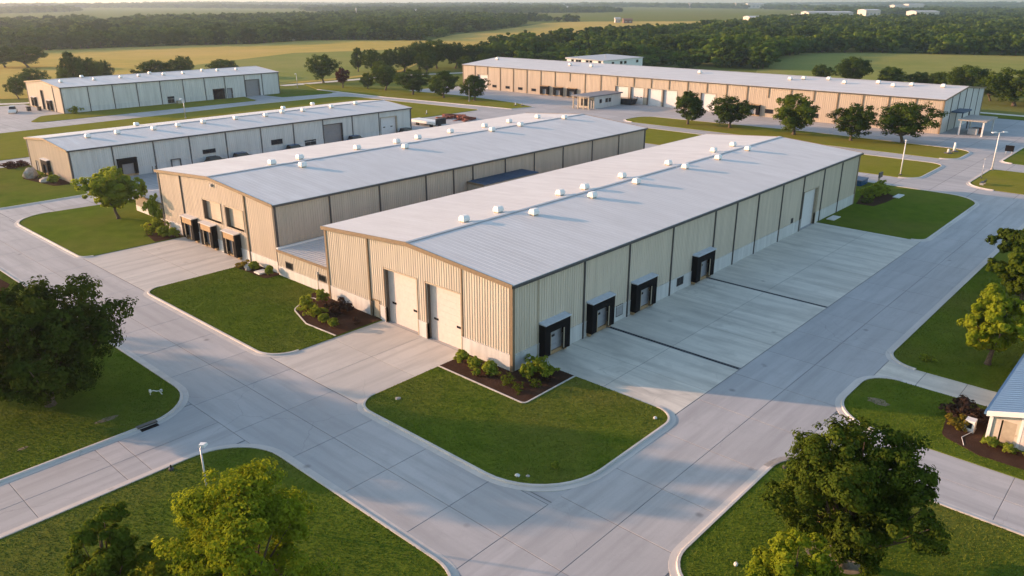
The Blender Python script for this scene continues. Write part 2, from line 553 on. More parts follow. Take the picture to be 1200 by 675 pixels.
slab_meshes = {}
def slabs(parent, xs, ys, mat, gap=0.02, ztop=0.035):
    for i in range(len(xs) - 1):
        for j in range(len(ys) - 1):
            w, h = xs[i + 1] - xs[i] - 2 * gap, ys[j + 1] - ys[j] - 2 * gap
            key = (round(w, 2), round(h, 2), mat)
            if key not in slab_meshes:
                b = MB()
                c = 0.012
                b.hexa([(-w / 2, -h / 2, -0.02), (w / 2, -h / 2, -0.02), (w / 2, h / 2, -0.02), (-w / 2, h / 2, -0.02)],
                       [(-w / 2, -h / 2, ztop - c), (w / 2, -h / 2, ztop - c), (w / 2, h / 2, ztop - c), (-w / 2, h / 2, ztop - c)])
                b.f.pop(1)
                b.add([(-w / 2, -h / 2, ztop - c), (w / 2, -h / 2, ztop - c), (w / 2, h / 2, ztop - c), (-w / 2, h / 2, ztop - c),
                       (-w / 2 + c, -h / 2 + c, ztop), (w / 2 - c, -h / 2 + c, ztop), (w / 2 - c, h / 2 - c, ztop), (-w / 2 + c, h / 2 - c, ztop)],
                      [(0, 1, 5, 4), (1, 2, 6, 5), (2, 3, 7, 6), (3, 0, 4, 7), (4, 5, 6, 7)])
                slab_meshes[key] = b.mesh('slab', mat)
            link('slab', slab_meshes[key], parent, ((xs[i] + xs[i + 1]) / 2, (ys[j] + ys[j + 1]) / 2, random.uniform(-0.003, 0.003)))
random.seed(3)
def bed_sheet(name, x0, x1, y0, y1, label):
    return pave(name, x0, x1, y0, y1, 0.018, 'joint_filler', label)
wr = bed_sheet('road', -21.2, -12.3, -14.2, 87.95, 'concrete slab road running past the gable ends')
slabs(wr, (-21.2, -16.66, -12.35), [-14.2, -9.65] + [-9.65 + 6.1 * k for k in range(1, 17)], 'road_concrete_y')
sr = bed_sheet('road', -24.0, 100.2, -23.3, -14.3, 'concrete slab road running past the loading docks')
slabs(sr, [-24.0, -20.6, -16.6, -11.1, -6.05] + [-6.05 + 6.25 * k for k in range(1, 18)], (-23.2, -18.68, -14.82 + 0.62), 'road_concrete_x')
br = bed_sheet('road', -60.0, -21.2, 7.0, 15.2, 'concrete slab side road leaving at the lower left')
slabs(br, [-58, -52, -46, -40, -34.5, -29.05, -27.45, -21.2], (7.1, 10.9, 15.1), 'road_concrete_x')
ap = bed_sheet('apron', 2.5, 66.0, -14.2, 0.0, 'stained concrete loading apron in front of the dock doors')
slabs(ap, [2.6, 8.2, 13.55], (-14.17, -7.3, -0.02), 'apron_concrete_y')
slabs(ap, [14.0, 20.4, 26.8, 33.05], (-14.17, -7.3, -0.02), 'apron_concrete_y')
slabs(ap, [33.5, 39.9, 46.2, 52.6, 59.0, 65.9], (-14.17, -7.3, -0.02), 'apron_concrete_y')
for x in (13.78, 33.28):
    g = MB()
    for k in range(47):
        g.box(x - 0.12, x + 0.12, -14.0 + k * 0.29, -14.0 + k * 0.29 + 0.2, 0.0, 0.026)
    t = g.build('trench_drain', 'dock_rubber', None)
    tag(t, 'black trench drain across the apron ' + ('between the second and third docks' if x < 20 else 'beyond the fourth dock'), 'drain', 'trench drains')
aw = bed_sheet('apron', -12.3, 0.0, 5.0, 18.0, 'pale concrete apron at the tall white gable doors')
slabs(aw, [-12.3, -6.1, -0.02], (5.0, 11.5, 18.0), 'apron_concrete_x')
ab = bed_sheet('apron', -12.3, 0.8, 43.0, 61.0, 'pale concrete apron at the gable docks of the second warehouse')
slabs(ab, [-12.3, -5.8, 0.78], (43.0, 49.0, 55.0, 61.0), 'apron_concrete_x')
se = bed_sheet('road', 3.6, 11.6, -48, -23.2, 'concrete slab side road at the lower right')
slabs(se, (3.7, 7.6, 11.5), [-47.5, -41.5, -35.5, -29.5, -23.2], 'road_concrete_y')
dr = bed_sheet('drive', 20.0, 24.4, -44, -23.2, 'pale slab drive beside the blue roofed building')
slabs(dr, (20.05, 24.35), [-43.6, -40, -36.5, -33, -29.6, -26.4, -23.2], 'apron_concrete_y')

# ------------------------------------------------------------------ lawns and kerbs
LAWNS = {}
KERB = [(-0.02, 0.02), (-0.02, 0.165), (0.13, 0.17), (0.17, 0.15), (0.20, 0.056), (0.62, 0.046), (0.63, 0.0)]
def lawn(key, label, pts, kerbs=(), z=0.10, mat='lawn_grass'):
    loop, idx = fillet(pts)
    if area(loop) < 0:
        raise ValueError(key)
    mb = MB(); mb.prism(loop, -0.05, z)
    structure('lawn', mb, mat, label)
    LAWNS[key] = loop
    n = len(loop)
    for a, b in kerbs:
        i0, i1 = idx[a], idx[b]
        if len(pts[b]) > 2: i1 += 10
        if i1 <= i0: i1 += n
        pl = [loop[k % n] for k in range(i0, i1 + 1)]
        k = sweep(pl, KERB)
        structure('kerb', k, 'kerb_concrete', 'pale concrete kerb and gutter edging the ' + label)
lawn('front', 'mown lawn at the near corner of the main warehouse', [(0.06, 5.55), (-12.5, 5.55, 2.0), (-12.5, -14.4, 5.5), (3.0, -14.4, 1.9), (3.0, 0.06), (0.06, 0.06)], [(1, 3)])
lawn('second', 'mown lawn between the two pale aprons', [(0.86, 43.45), (-12.4, 43.45, 1.8), (-12.4, 17.5, 2.6), (0.06, 17.45), (0.06, 26.3), (0.66, 26.3)], [(1, 2)])
lawn('third', 'mown lawn with the young tree left of the second warehouse', [(0.86, 60.5), (0.86, 66.1), (2.56, 66.1), (2.56, 79.2), (5.5, 79.2), (5.5, 86.6), (-12.35, 88.4, 5.0), (-12.35, 60.7, 1.3)], [(6, 7)])
lawn('fourth', 'lawn in front of the third warehouse gable', [(-14, 95.9, 4), (1.9, 95.9, 1), (3.06, 105.4), (3.06, 125.8), (4.0, 130.6, 1), (-14, 130.6, 3)], [(5, 1)])
lawn('strip', 'long lawn between the third and far left warehouses', [(-60, 139.5), (86, 139.5), (94, 122.6), (121, 122.3, 1.0), (116, 181, 8), (84, 182), (12, 177.5), (-60, 173)], [(3, 5)], mat='sunlit_lawn')
lawn('farleft', 'lawn along the front of the far left warehouse', [(22.5, 190.4, 2.5), (89, 191.0, 1.0), (92, 203.25), (36.3, 203.25), (30, 203.2, 3)], mat='sunlit_lawn')
lawn('farleftend', 'small lawn at the far end of the far left warehouse', [(100, 193.0), (120, 190, 3), (118, 206, 3), (105.6, 206), (99, 203)])
lawn('roadside', 'grass strip under the roadside trees', [(121.8, 204.7), (122.8, 168), (128.6, 116.6), (136.0, 114.5, 1.0), (140, 125), (143, 150), (141, 180), (130, 226)], [(0, 3)], mat='sunlit_lawn')
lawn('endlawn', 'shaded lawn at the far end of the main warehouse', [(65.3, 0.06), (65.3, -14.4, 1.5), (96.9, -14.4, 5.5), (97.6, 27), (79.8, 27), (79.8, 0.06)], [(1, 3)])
lawn('middle', 'sunny lawn with a white pole beyond the main warehouse', [(105.4, -1.9, 3), (123.6, -1.9, 3), (124.0, 72, 2), (105.4, 72, 2)], [(0, 3)], mat='sunlit_lawn')
lawn('treerow', 'grass strip with a row of five trees', [(130, -2.2, 3), (143.5, -2.2, 4), (145.5, 36), (142, 79.5, 5), (130.5, 79.3, 4)], [(0, 4)], mat='sunlit_lawn')
lawn('corner', 'sunny corner lawn under the twin headed lamp', [(105.2, -40), (126, -40), (124.6, -9.7, 1.5), (105.2, -9.7, 4.5)], [(2, 3)], mat='sunlit_lawn')
lawn('corner2', 'grass plot at the right edge by the far yard', [(133.6, -40), (160, -40), (156.5, -9.4, 1.0), (133.6, -9.4, 2)], [(2, 3)])
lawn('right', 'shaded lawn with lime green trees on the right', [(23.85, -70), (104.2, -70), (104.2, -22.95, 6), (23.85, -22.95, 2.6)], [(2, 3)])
lawn('drivegap', 'lawn between the side road and the pale drive', [(10.95, -70), (20.5, -70), (20.5, -22.95, 2.4), (10.95, -22.95, 3.8)], [(2, 3)])
lawn('bottomright', 'lawn under the big tree at the lower right', [(-13.1, -70), (4.2, -70), (4.2, -22.95, 3.2), (-13.1, -22.95, 2.8)], [(2, 3), (1, 2)])
lawn('bottomleft', 'lawn at the lower left with shrubs and lamp', [(-90, -16.0), (-20.75, -16.0, 3.2), (-20.75, 7.65, 4.4), (-90, 7.65)], [(0, 3)])
lawn('left', 'lawn under the big dark tree on the left', [(-90, 14.45), (-20.75, 14.45, 4.4), (-20.75, 120, 3), (-90, 120)], [(0, 2)])
lawn('farend', 'grass strip beyond the far concrete yard', [(203.0, -60), (210.8, -60), (210.8, 40), (203.0, 12)])
BEDS = []
def bed(label, pts, z=0.135, mat='mulch'):
    loop, _ = fillet(pts)
    if area(loop) < 0: loop = loop[::-1]
    mb = MB(); mb.prism(loop, 0.02, z)
    structure('mulch_bed', mb, mat, label)
    BEDS.append(loop)
def edging(pts, label):
    loop, _ = fillet(pts)
    structure('bed_edging', sweep(loop, [(-0.06, 0.05), (-0.06, 0.17), (0.06, 0.17), (0.06, 0.05)]), 'kerb_concrete', label)
bed('dark mulch bed around the near corner of the main warehouse', [(-0.02, 5.5), (-3.5, 5.5), (-3.6, -4.5, 0.4), (2.95, -4.5), (2.95, -0.1), (-0.02, -0.1)])
edging([(-3.5, 5.5), (-3.6, -4.5, 0.4), (2.95, -4.5)], 'thin pale edging of the near corner mulch bed')
bed('dark mulch bed beside the tall white gable doors', [(-0.02, 17.55), (-5.6, 17.6), (-5.8, 22.2, 1), (-4.5, 26.3, 1.5), (-0.4, 29.0, 0.6), (0.5, 29.0), (0.5, 26.4), (-0.02, 26.4)])
edging([(-5.6, 17.6), (-5.8, 22.2, 1), (-4.5, 26.3, 1.5), (-0.4, 29.0, 0.6)], 'thin pale edging of the curved mulch bed')
bed('small planting bed right of the gable docks', [(0.7, 43.3), (-1.4, 43.3), (-1.3, 37.0, 0.5), (0.7, 36.9)])
bed('planting bed left of the gable docks', [(0.7, 60.6), (-3.2, 60.8), (-2.4, 65.4, 1), (0.2, 71, 1), (2.4, 71.2), (2.4, 66.2), (0.7, 66.2)])
bed('planting bed at the gable of the third warehouse', [(3.0, 106.0), (0.2, 106.2, 1), (-1.6, 117.5, 1), (3.0, 118.5)])
bed('dark bare planting bed at the left edge', [(-21.6, 56.6), (-22.0, 64.5), (-30, 66), (-31, 50, 2), (-25, 50, 2)])
bed('shaded planting bed on the end lawn', [(80.0, -0.4), (80.2, -3.0), (84, -3.6, 0.5), (89, -3.8, 0.5), (92.0, 0.5, 0.5), (88, 1.2)])
bed('mulch bed around the blue roofed building', [(19.4, -29.4, 0.8), (13.4, -30.3, 1), (12.2, -33.0, 0.8), (12.4, -44), (14.6, -44), (14.6, -32.6), (19.4, -32.6)])
bed('dark mulch under the lower left shrubs', [(-35.5, -2.5, 1.5), (-27, -4.0, 1.5), (-27, -11, 1.5), (-38, -9, 2)])
_q = U(985, 645)
bed('bare shaded soil under the lower right tree', [(_q[0] - 2.2, _q[1] - 1.5, 1.2), (_q[0] + 1.6, _q[1] - 2.0, 1.2), (_q[0] + 2.0, _q[1] + 1.6, 1.2), (_q[0] - 1.8, _q[1] + 1.8, 1.2)], 0.115, 'dry_soil')
def patch(label, px, py, rx, ry, mat='dry_soil'):
    c = U(px, py)
    rnd = random.Random(px)
    pts = [(c[0] + rx * rnd.uniform(0.7, 1.2) * math.cos(a), c[1] + ry * rnd.uniform(0.7, 1.2) * math.sin(a)) for a in [2 * math.pi * k / 14 for k in range(14)]]
    flat('bare_patch', pts, 0.106, mat, label)
patch('bare dry patch on the left lawn', 125, 493, 0.8, 0.35)
patch('small bare patch on the left lawn', 27, 527, 0.35, 0.2)
patch('bare worn patch on the lawn by the pale drive', 1029, 472, 0.55, 0.8)

# ------------------------------------------------------------------ building parts
class Wall:
    """wall from p0 to p1; outward is to the right of travel; u along, n outward, z up."""
    def __init__(self, p0, p1):
        self.p0 = np.array(p0, float); d = np.array(p1, float) - self.p0
        self.L = float(np.linalg.norm(d)); self.d = d / self.L
        self.n = np.array((self.d[1], -self.d[0]))
    def P(self, u, n, z):
        q = self.p0 + self.d * u + self.n * n
        return (float(q[0]), float(q[1]), z)
    def box(self, mb, u0, u1, n0, n1, z0, z1):
        mb.box(u0, u1, n0, n1, z0, z1, self.P)
        mb.f[-6:] = [f[::-1] for f in mb.f[-6:]]
        return mb
def clad(root, W, ztop, bays, openings, mat, plinth, pmat, pitch=0.32, rib=0.045, fine=True):
    edges = sorted(set([0.0] + [b for b in bays if 0.4 < b < W.L - 0.4] + [W.L]))
    for a, b in zip(edges[:-1], edges[1:]):
        mb = MB()
        k = max(1, round((b - a) / pitch)); p = (b - a) / k
        prof = [(0, 0), (0.58 * p, 0), (0.66 * p, rib), (0.9 * p, rib), (p, 0)] if fine else [(0, 0), (p, 0)]
        for i in range(k):
            for (s0, n0), (s1, n1) in zip(prof[:-1], prof[1:]):
                u0, u1 = a + i * p + s0, a + i * p + s1
                um = (u0 + u1) / 2
                iv = [(plinth if plinth else 0.0, None)]
                for o in sorted([o for o in openings if o[0] < um < o[1]], key=lambda o: o[2]):
                    lo = iv.pop()[0]
                    if o[2] > lo + 0.01: iv.append((lo, o[2]))
                    iv.append((max(o[3], lo), None))
                for lo, hi in iv:
                    h0, h1 = (ztop(u0), ztop(u1)) if hi is None else (hi, hi)
                    mb.add([W.P(u0, n0, lo), W.P(u1, n1, lo), W.P(u1, n1, h1), W.P(u0, n0, h0)], [(0, 1, 2, 3)])
        mb.build('wall_panel', mat, root)
    if plinth:
        cuts = sorted([(max(0, o[0]), min(W.L, o[1])) for o in openings if o[2] < 0.3])
        u = 0.0
        segs = []
        for c in cuts + [(W.L, W.L)]:
            if c[0] - u > 0.05: segs.append((u, c[0]))
            u = max(u, c[1])
        for a, b in segs:
            mb = MB()
            W.box(mb, a, b, -0.2, 0.07, 0.0, plinth - 0.03)
            W.box(mb, a, b, -0.1, 0.10, plinth - 0.03, plinth + 0.04)
            mb.build('plinth', pmat, root)
def seam(root, W, u, z0, z1, mat='charcoal_trim', w=0.17, d=0.16):
    W.box(MB(), u - w / 2, u + w / 2, -0.02, d, z0, z1).build('downspout', mat, root)
def frame(root, W, o, depth, mat, t=0.14):
    u0, u1, z0, z1 = o
    mb = MB()
    W.box(mb, u0 - t, u0, -depth, 0.09, z0, z1 + t)
    f = mb.build('door_frame', mat, root)
    pale = 'tan_trim' if mat == 'jamb_shade' else mat  # left jamb alone keeps the painted recess shade
    W.box(MB(), u1, u1 + t, -depth, 0.09, z0, z1 + t).build('jamb', pale, f)
    W.box(MB(), u0, u1, -depth, 0.088, z1, z1 + t).build('head', pale, f)
def overhead_door(root, W, u0, u1, z0, z1, mat='door_white', jamb='jamb_shade', depth=0.42, sec=0.62, eyes=()):
    mb = MB()
    k = max(1, round((z1 - z0) / sec)); s = (z1 - z0) / k
    for i in range(k):
        W.box(mb, u0, u1, -depth - 0.06, -depth, z0 + i * s + 0.005, z0 + (i + 1) * s - 0.005)
    W.box(mb, u0, u1, -depth - 0.10, -depth - 0.05, z0, z1)
    d = mb.build('door', mat, root)
    for e in eyes:
        W.box(MB(), e - 0.30, e + 0.30, -depth - 0.01, -depth + 0.03, 2.02, 2.24).build('window', 'black_glass', d)
    frame(root, W, (u0, u1, z0, z1), depth + 0.1, jamb)
    return (u0, u1, z0, z1)
def window(root, W, u0, u1, z0, z1, mat='black_glass', bars=1, louvre=False):
    mb = MB()
    t = 0.07
    W.box(mb, u0 - t, u0, -0.10, 0.10, z0 - t, z1 + t); W.box(mb, u1, u1 + t, -0.10, 0.10, z0 - t, z1 + t)
    W.box(mb, u0, u1, -0.10, 0.098, z1, z1 + t); W.box(mb, u0, u1, -0.10, 0.13, z0 - t, z0)
    f = mb.build('window', 'charcoal_trim', root)
    if louvre:
        k = max(3, int((z1 - z0) / 0.12))
        for i in range(k):
            z = z0 + (z1 - z0) * i / k
            m = MB(); m.add([W.P(u0, 0.115, z), W.P(u1, 0.115, z), W.P(u1, 0.078, z + 0.13), W.P(u0, 0.078, z + 0.13)], [(0, 1, 2, 3)])
            m.build('slat', 'louvre_grey', f)
    else:
        k = bars + 1
        w = (u1 - u0) / k
        for i in range(k):
            W.box(MB(), u0 + i * w + 0.02, u0 + (i + 1) * w - 0.02, 0.02, 0.085, z0, z1).build('pane', mat, f)
    return (u0, u1, z0, z1)
def dock(root, W, u0, u1, h=3.45, depth=0.75, side='dock_rubber', head='dock_rubber', canopy='dock_canopy', doorw=1.9, door='door_grey', detail=True, fl=0.12):
    uc = (u0 + u1) / 2
    mb = MB()
    sw = (u1 - u0 - doorw) / 2
    b0 = 0.42
    W.box(mb, u0 + 0.30, u1 - 0.30, 0.0, depth, h - 0.82, h)
    sh = mb.build('dock_shelter', head, root)
    for a, b, c, d in ((u0, u0 + 0.30, u0 + 0.29, u0 + 0.30 + sw * 0.62), (u1 - 0.30, u1, u1 - 0.30 - sw * 0.62, u1 - 0.29)):
        mb = MB()
        W.box(mb, a, b, 0.0, depth - 0.005, b0, h - 0.004)
        W.box(mb, c, d, depth - 0.22, depth - 0.04, b0, h - 0.82)
        mb.build('side_pad', side, sh)
    c = MB()
    c.hexa([W.P(u0 - 0.06, -0.02, h + 0.002), W.P(u1 + 0.06, -0.02, h + 0.002), W.P(u1 + 0.06, depth + 0.10, h + 0.002), W.P(u0 - 0.06, depth + 0.10, h + 0.002)],
           [W.P(u0 - 0.06, -0.02, h + 0.17), W.P(u1 + 0.06, -0.02, h + 0.17), W.P(u1 + 0.06, depth + 0.10, h + 0.08), W.P(u0 - 0.06, depth + 0.10, h + 0.08)])
    c.build('canopy', canopy, sh)
    a, b = uc - doorw / 2, uc + doorw / 2
    mb = MB()
    for i in range(4):
        s = (h - 0.9 - 0.45) / 4
        W.box(mb, a - 0.25, b + 0.25, -0.05, 0.17, 0.46 + i * s, 0.44 + (i + 1) * s)
    W.box(mb, a - 0.25, b + 0.25, -0.08, 0.14, 0.3, h)
    d = mb.build('dock_door', door, root)
    if detail:
        W.box(MB(), uc - 0.22, uc + 0.22, 0.16, 0.19, 1.75, 1.98).build('window', 'black_glass', d)
        for q in (u0 + 0.33 + sw * 0.62, u1 - 0.33 - sw * 0.62):
            W.box(MB(), q - 0.035, q + 0.035, depth - 0.10, depth - 0.02, b0 + 0.1, b0 + 2.1).build('guide_strip', 'tan_trim', sh)
    for q in (u0 + 0.05, u1 - 0.40):
        W.box(MB(), q, q + 0.35, 0.0, 0.42, 0.1, 0.62 if q < uc else 0.6).build('bumper', 'dock_tan', root)
    W.box(MB(), a - 0.2, b + 0.2, 0.0, 0.30, fl, 0.46).build('dock_leveller', 'dock_tan', root)
    W.box(MB(), u0 + 0.42, u1 - 0.42, 0.0, 0.11, 0.0, fl - 0.005).build('dock_sill', 'plinth_concrete', root)
    return (a - 0.1, b + 0.1, 0.46, h - 0.5)

class Gable:
    """gabled roof; axis 'x' or 'y' says which way the ridge runs."""
    def __init__(self, x0, x1, y0, y1, eave, ridge, axis):
        self.x0, self.x1, self.y0, self.y1, self.eave, self.ridge, self.axis = x0, x1, y0, y1, eave, ridge, axis
        self.c = (y0 + y1) / 2 if axis == 'x' else (x0 + x1) / 2
        self.half = ((y1 - y0) if axis == 'x' else (x1 - x0)) / 2
    def z(self, x, y):
        t = abs((y if self.axis == 'x' else x) - self.c) / self.half
        return self.ridge + (self.eave - self.ridge) * t
    def build(self, root, mat, ribs=0.61, over=0.28, rake='bronze_trim', gutter='charcoal_trim', rh=0.014):
        lo, hi = (self.x0, self.x1) if self.axis == 'x' else (self.y0, self.y1)
        lo -= over; hi += over
        sl = (self.ridge - self.eave) / self.half
        M = (lambda s, t, z: (s, self.c + t, z)) if self.axis == 'x' else (lambda s, t, z: (self.c + t, s, z))
        ext = self.half + over
        for sg in (-1, 1):
            mb = MB()
            zz = lambda t: self.ridge - sl * abs(t)
            mb.add([M(lo, 0, zz(0)), M(hi, 0, zz(0)), M(hi, sg * ext, zz(ext)), M(lo, sg * ext, zz(ext)),
                    M(lo, 0, zz(0) + 0.14), M(hi, 0, zz(0) + 0.14), M(hi, sg * ext, zz(ext) + 0.14), M(lo, sg * ext, zz(ext) + 0.14)],
                   [(0, 1, 2, 3), (4, 7, 6, 5), (3, 2, 6, 7), (0, 3, 7, 4), (1, 5, 6, 2), (0, 4, 5, 1)])
            if ribs:
                k = int((hi - lo) / ribs)
                for i in range(1, k):
                    s = lo + (hi - lo) * i / k
                    a, b, h = 0.06, 0.02, rh
                    z0, z1 = zz(0.15) + 0.138, zz(ext) + 0.138
                    mb.add([M(s - a, sg * 0.15, z0), M(s - b, sg * 0.15, z0 + h), M(s + b, sg * 0.15, z0 + h), M(s + a, sg * 0.15, z0),
                            M(s - a, sg * ext, z1), M(s - b, sg * ext, z1 + h), M(s + b, sg * ext, z1 + h), M(s + a, sg * ext, z1)],
                           [(0, 1, 5, 4), (1, 2, 6, 5), (2, 3, 7, 6), (4, 5, 6, 7)])
            mb.build('roof_slope', mat, root)
            g = MB()
            pts = [(lo + 0.02, sg * (ext + 0.01)), (hi - 0.02, sg * (ext + 0.01)), (hi - 0.02, sg * (ext + 0.18)), (lo + 0.02, sg * (ext + 0.18))]
            g.hexa([M(s, t, zz(ext) - 0.12) for s, t in pts], [M(s, t, zz(ext) + 0.10) for s, t in pts])
            g.build('gutter', gutter, root)
            for e, q in ((lo, -1), (hi, 1)):
                r = MB()
                s0, s1 = sorted((e + q * 0.002, e + q * 0.09))
                r.hexa([M(s0, 0, zz(0) - 0.18), M(s1, 0, zz(0) - 0.18), M(s1, sg * ext, zz(ext) - 0.18), M(s0, sg * ext, zz(ext) - 0.18)],
                       [M(s0, 0, zz(0) + 0.20), M(s1, 0, zz(0) + 0.20), M(s1, sg * ext, zz(ext) + 0.20), M(s0, sg * ext, zz(ext) + 0.20)])
                r.build('rake_trim', rake, root)
        r = MB()
        r.add([M(lo, -0.32, self.ridge - sl * 0.32 + 0.21), M(lo, 0, self.ridge + 0.235), M(lo, 0.32, self.ridge - sl * 0.32 + 0.21),
               M(hi, -0.32, self.ridge - sl * 0.32 + 0.21), M(hi, 0, self.ridge + 0.235), M(hi, 0.32, self.ridge - sl * 0.32 + 0.21)],
              [(0, 1, 4, 3), (1, 2, 5, 4)])
        r.build('ridge_cap', mat, root)
    def vent(self, root, px, py, s=1.0):
        d = ray(px, py)
        lo, hi = 1.0, 2000.0
        for t in np.linspace(10, 400, 4000):
            p = _c + d * t
            if p[2] <= self.z(p[0], p[1]) + 0.14:
                break
        self.vent_at(root, float(p[0]), float(p[1]), s)
    def vent_at(self, root, x, y, s=1.0):
        z = self.z(x, y) + 0.12
        a, b = 0.36 * s, 0.29 * s
        c = MB(); c.box(x - a, x + a, y - b, y + b, z - 0.1, z + 0.20 * s)
        v = c.build('roof_vent', 'tan_trim', root)
        h = MB()
        A, B, zb, zt = a * 1.25, b * 1.35, z + 0.17 * s, z + 0.72 * s
        h.hexa([(x - A, y - B, zb), (x + A, y - B, zb), (x + A, y + B, zb), (x - A, y + B, zb)],
               [(x - A, y - B * 0.95, zb + 0.3 * s), (x + A, y - B * 0.95, zb + 0.3 * s), (x + A, y + B * 0.95, zb + 0.3 * s), (x - A, y + B * 0.95, zb + 0.3 * s)])
        h.f.pop(1)
        o = len(h.v)
        h.add([(x - A, y - B * .95, zb + .3 * s), (x + A, y - B * .95, zb + .3 * s), (x + A, y + B * .95, zb + .3 * s), (x - A, y + B * .95, zb + .3 * s),
               (x - A * .8, y - B * .6, zt), (x + A * .8, y - B * .6, zt), (x + A * .8, y + B * .6, zt), (x - A * .8, y + B * .6, zt)],
              [(0, 1, 5, 4), (1, 2, 6, 5), (2, 3, 7, 6), (3, 0, 4, 7), (4, 5, 6, 7)])
        h.build('hood', 'white_paint', v)

def warehouse(label, x0, x1, y0, y1, eave, ridge, axis, mat, roofmat='pale_roof', plinth=1.62, group=None):
    root = thing('warehouse', label, 'warehouse', ((x0 + x1) / 2, (y0 + y1) / 2, 0), group)
    g = Gable(x0, x1, y0, y1, eave, ridge, axis)
    walls = {'S': Wall((x0, y0), (x1, y0)), 'W': Wall((x0, y1), (x0, y0)), 'N': Wall((x1, y1), (x0, y1)), 'E': Wall((x1, y0), (x1, y1))}
    tops = {k: (lambda w: (lambda u: g.z(*w.P(u, 0, 0)[:2]) + 0.05))(w) for k, w in walls.items()}
    return root, g, walls, tops
def corners(root, x0, x1, y0, y1, h, mat='bronze_trim', w=0.2):
    for x, sx in ((x0, -1), (x1, 1)):
        for y, sy in ((y0, -1), (y1, 1)):
            MB().box(min(x + sx * 0.11, x - sx * w), max(x + sx * 0.11, x - sx * w), min(y + sy * 0.11, y - sy * w), max(y + sy * 0.11, y - sy * w), 0, h).build('corner_trim', mat, root)

# ------------------------------------------------------------------ main warehouse
X1, Y1 = 79.7, 26.2
A, gA, wA, tA = warehouse('nearest cream ribbed warehouse with four black loading docks and tall white gable doors', 0, X1, 0, Y1, 8.0, 8.95, 'x', 'cream_siding')
gA.build(A, 'pale_roof')
W = wA['W']
V = lambda y: Y1 - y                                  # site y -> distance along the gable
op = [overhead_door(A, W, V(16.75), V(12.05), 0.0, 5.65, eyes=(V(16.0), V(12.85))), overhead_door(A, W, V(10.7), V(6.15), 0.0, 5.65, eyes=(V(9.95), V(6.9)))]
mb = MB(); W.box(mb, V(18.9), V(17.8), -0.12, -0.05, 0.02, 1.95); W.box(mb, V(18.05), V(17.95), -0.06, 0.0, 0.95, 1.05)
mb.build('service_door', 'tan_trim', A); frame(A, W, (V(18.9), V(17.8), 0.0, 1.95), 0.12, 'bronze_trim', 0.09)
op.append((V(18.9), V(17.8), 0.0, 1.95))
clad(A, W, tA['W'], [V(19.1), V(6.0)], op, 'cream_siding', 1.62, 'plinth_concrete')
seam(A, W, V(19.12), 0.0, 8.35, 'bronze_trim'); seam(A, W, V(5.98), 1.7, 8.3, 'bronze_trim', 0.14, 0.10)
W = wA['S']
op = [dock(A, W, a, b) for a, b in ((3.45, 7.0), (10.35, 13.95), (17.7, 21.5), (29.8, 33.75))]
op.append(window(A, W, 15.25, 16.3, 0.62, 1.62, louvre=True))
op.append(window(A, W, 26.75, 28.0, 0.72, 1.58))
op.append(window(A, W, 56.1, 56.6, 1.85, 2.35, bars=0))
op.append(overhead_door(A, W, 59.5, 64.4, 0.0, 5.35, 'door_pale', jamb='jamb_shade', depth=0.38))
SE = [9.8, 17.1, 25.2, 32.0 + 2.3, 39.5, 45.2, 52.2, 58.9, 65.9, 72.6]
clad(A, W, tA['S'], [3.25] + SE, op, 'cream_siding', 1.62, 'plinth_concrete')
for u in SE: seam(A, W, u, 0.0, 7.95)
seam(A, W, 3.25, 0.1, 7.9, 'tan_trim', 0.10, 0.10)
for k in ('N', 'E'):
    clad(A, wA[k], tA[k], [6.6 * i for i in range(1, 13)], [], 'cream_siding', 1.62, 'plinth_concrete')
for i in range(1, 12): seam(A, wA['N'], 6.6 * i, 0, 7.95)
corners(A, 0, X1, 0, Y1, 7.95)
for p in ((544, 260), (584, 249), (625.7, 252), (656.3, 229), (685.2, 222), (694, 232), (728.9, 208.5), (745.6, 215.5), (783, 193.5), (803, 197.8), (841.4, 187), (836, 178.3), (858.7, 171.5), (876, 176.5)):
    gA.vent(A, *p)

# ------------------------------------------------------------------ low link building between the first two warehouses
def flat_shed(name, label, cat, x0, x1, y0, y1, h, mat, roofmat, openings_w=(), plinth=1.0, drop=0.12, walls='WSNE', rdir='x'):
    root = thing(name, label, cat, ((x0 + x1) / 2, (y0 + y1) / 2, 0))
    ws = {'S': Wall((x0, y0), (x1, y0)), 'W': Wall((x0, y1), (x0, y0)), 'N': Wall((x1, y1), (x0, y1)), 'E': Wall((x1, y0), (x1, y1))}
    for k in walls:
        op = [f(root, ws[k]) for f in openings_w] if k == 'W' else []
        clad(root, ws[k], lambda u: h, [], op, mat, plinth, 'plinth_concrete')
    e = 0.12
    mb = MB(); mb.box(x0 - e, x1, y0, y1, h, h + 0.14)
    if rdir == 'x':
        k = int((y1 - y0) / 0.6)
        for i in range(1, k):
            y = y0 + (y1 - y0) * i / k
            mb.box(x0 - e, x1, y - 0.03, y + 0.03, h + 0.138, h + 0.19)
    else:
        k = int((x1 - x0) / 0.6)
        for i in range(1, k):
            x = x0 + (x1 - x0) * i / k
            mb.box(x - 0.03, x + 0.03, y0, y1, h + 0.138, h + 0.19)
    mb.build('roof', roofmat, root)
    MB().box(x0 - e - 0.08, x0 - e - 0.002, y0, y1, h - 0.12, h + 0.17).build('fascia', 'bronze_trim', root)
    return root, ws
lk, lw = flat_shed('link_building', 'low cream link building with ribbed roof between the two nearest warehouses', 'building', 0.6, 14.0, 26.42, 37.0, 3.1, 'cream_siding', 'pale_roof',
    [lambda r, w: window(r, w, 37.0 - 35.35, 37.0 - 34.1, 1.38, 2.05), lambda r, w: window(r, w, 37.0 - 28.9, 37.0 - 27.7, 1.45, 2.05)], 1.2, walls='WE')
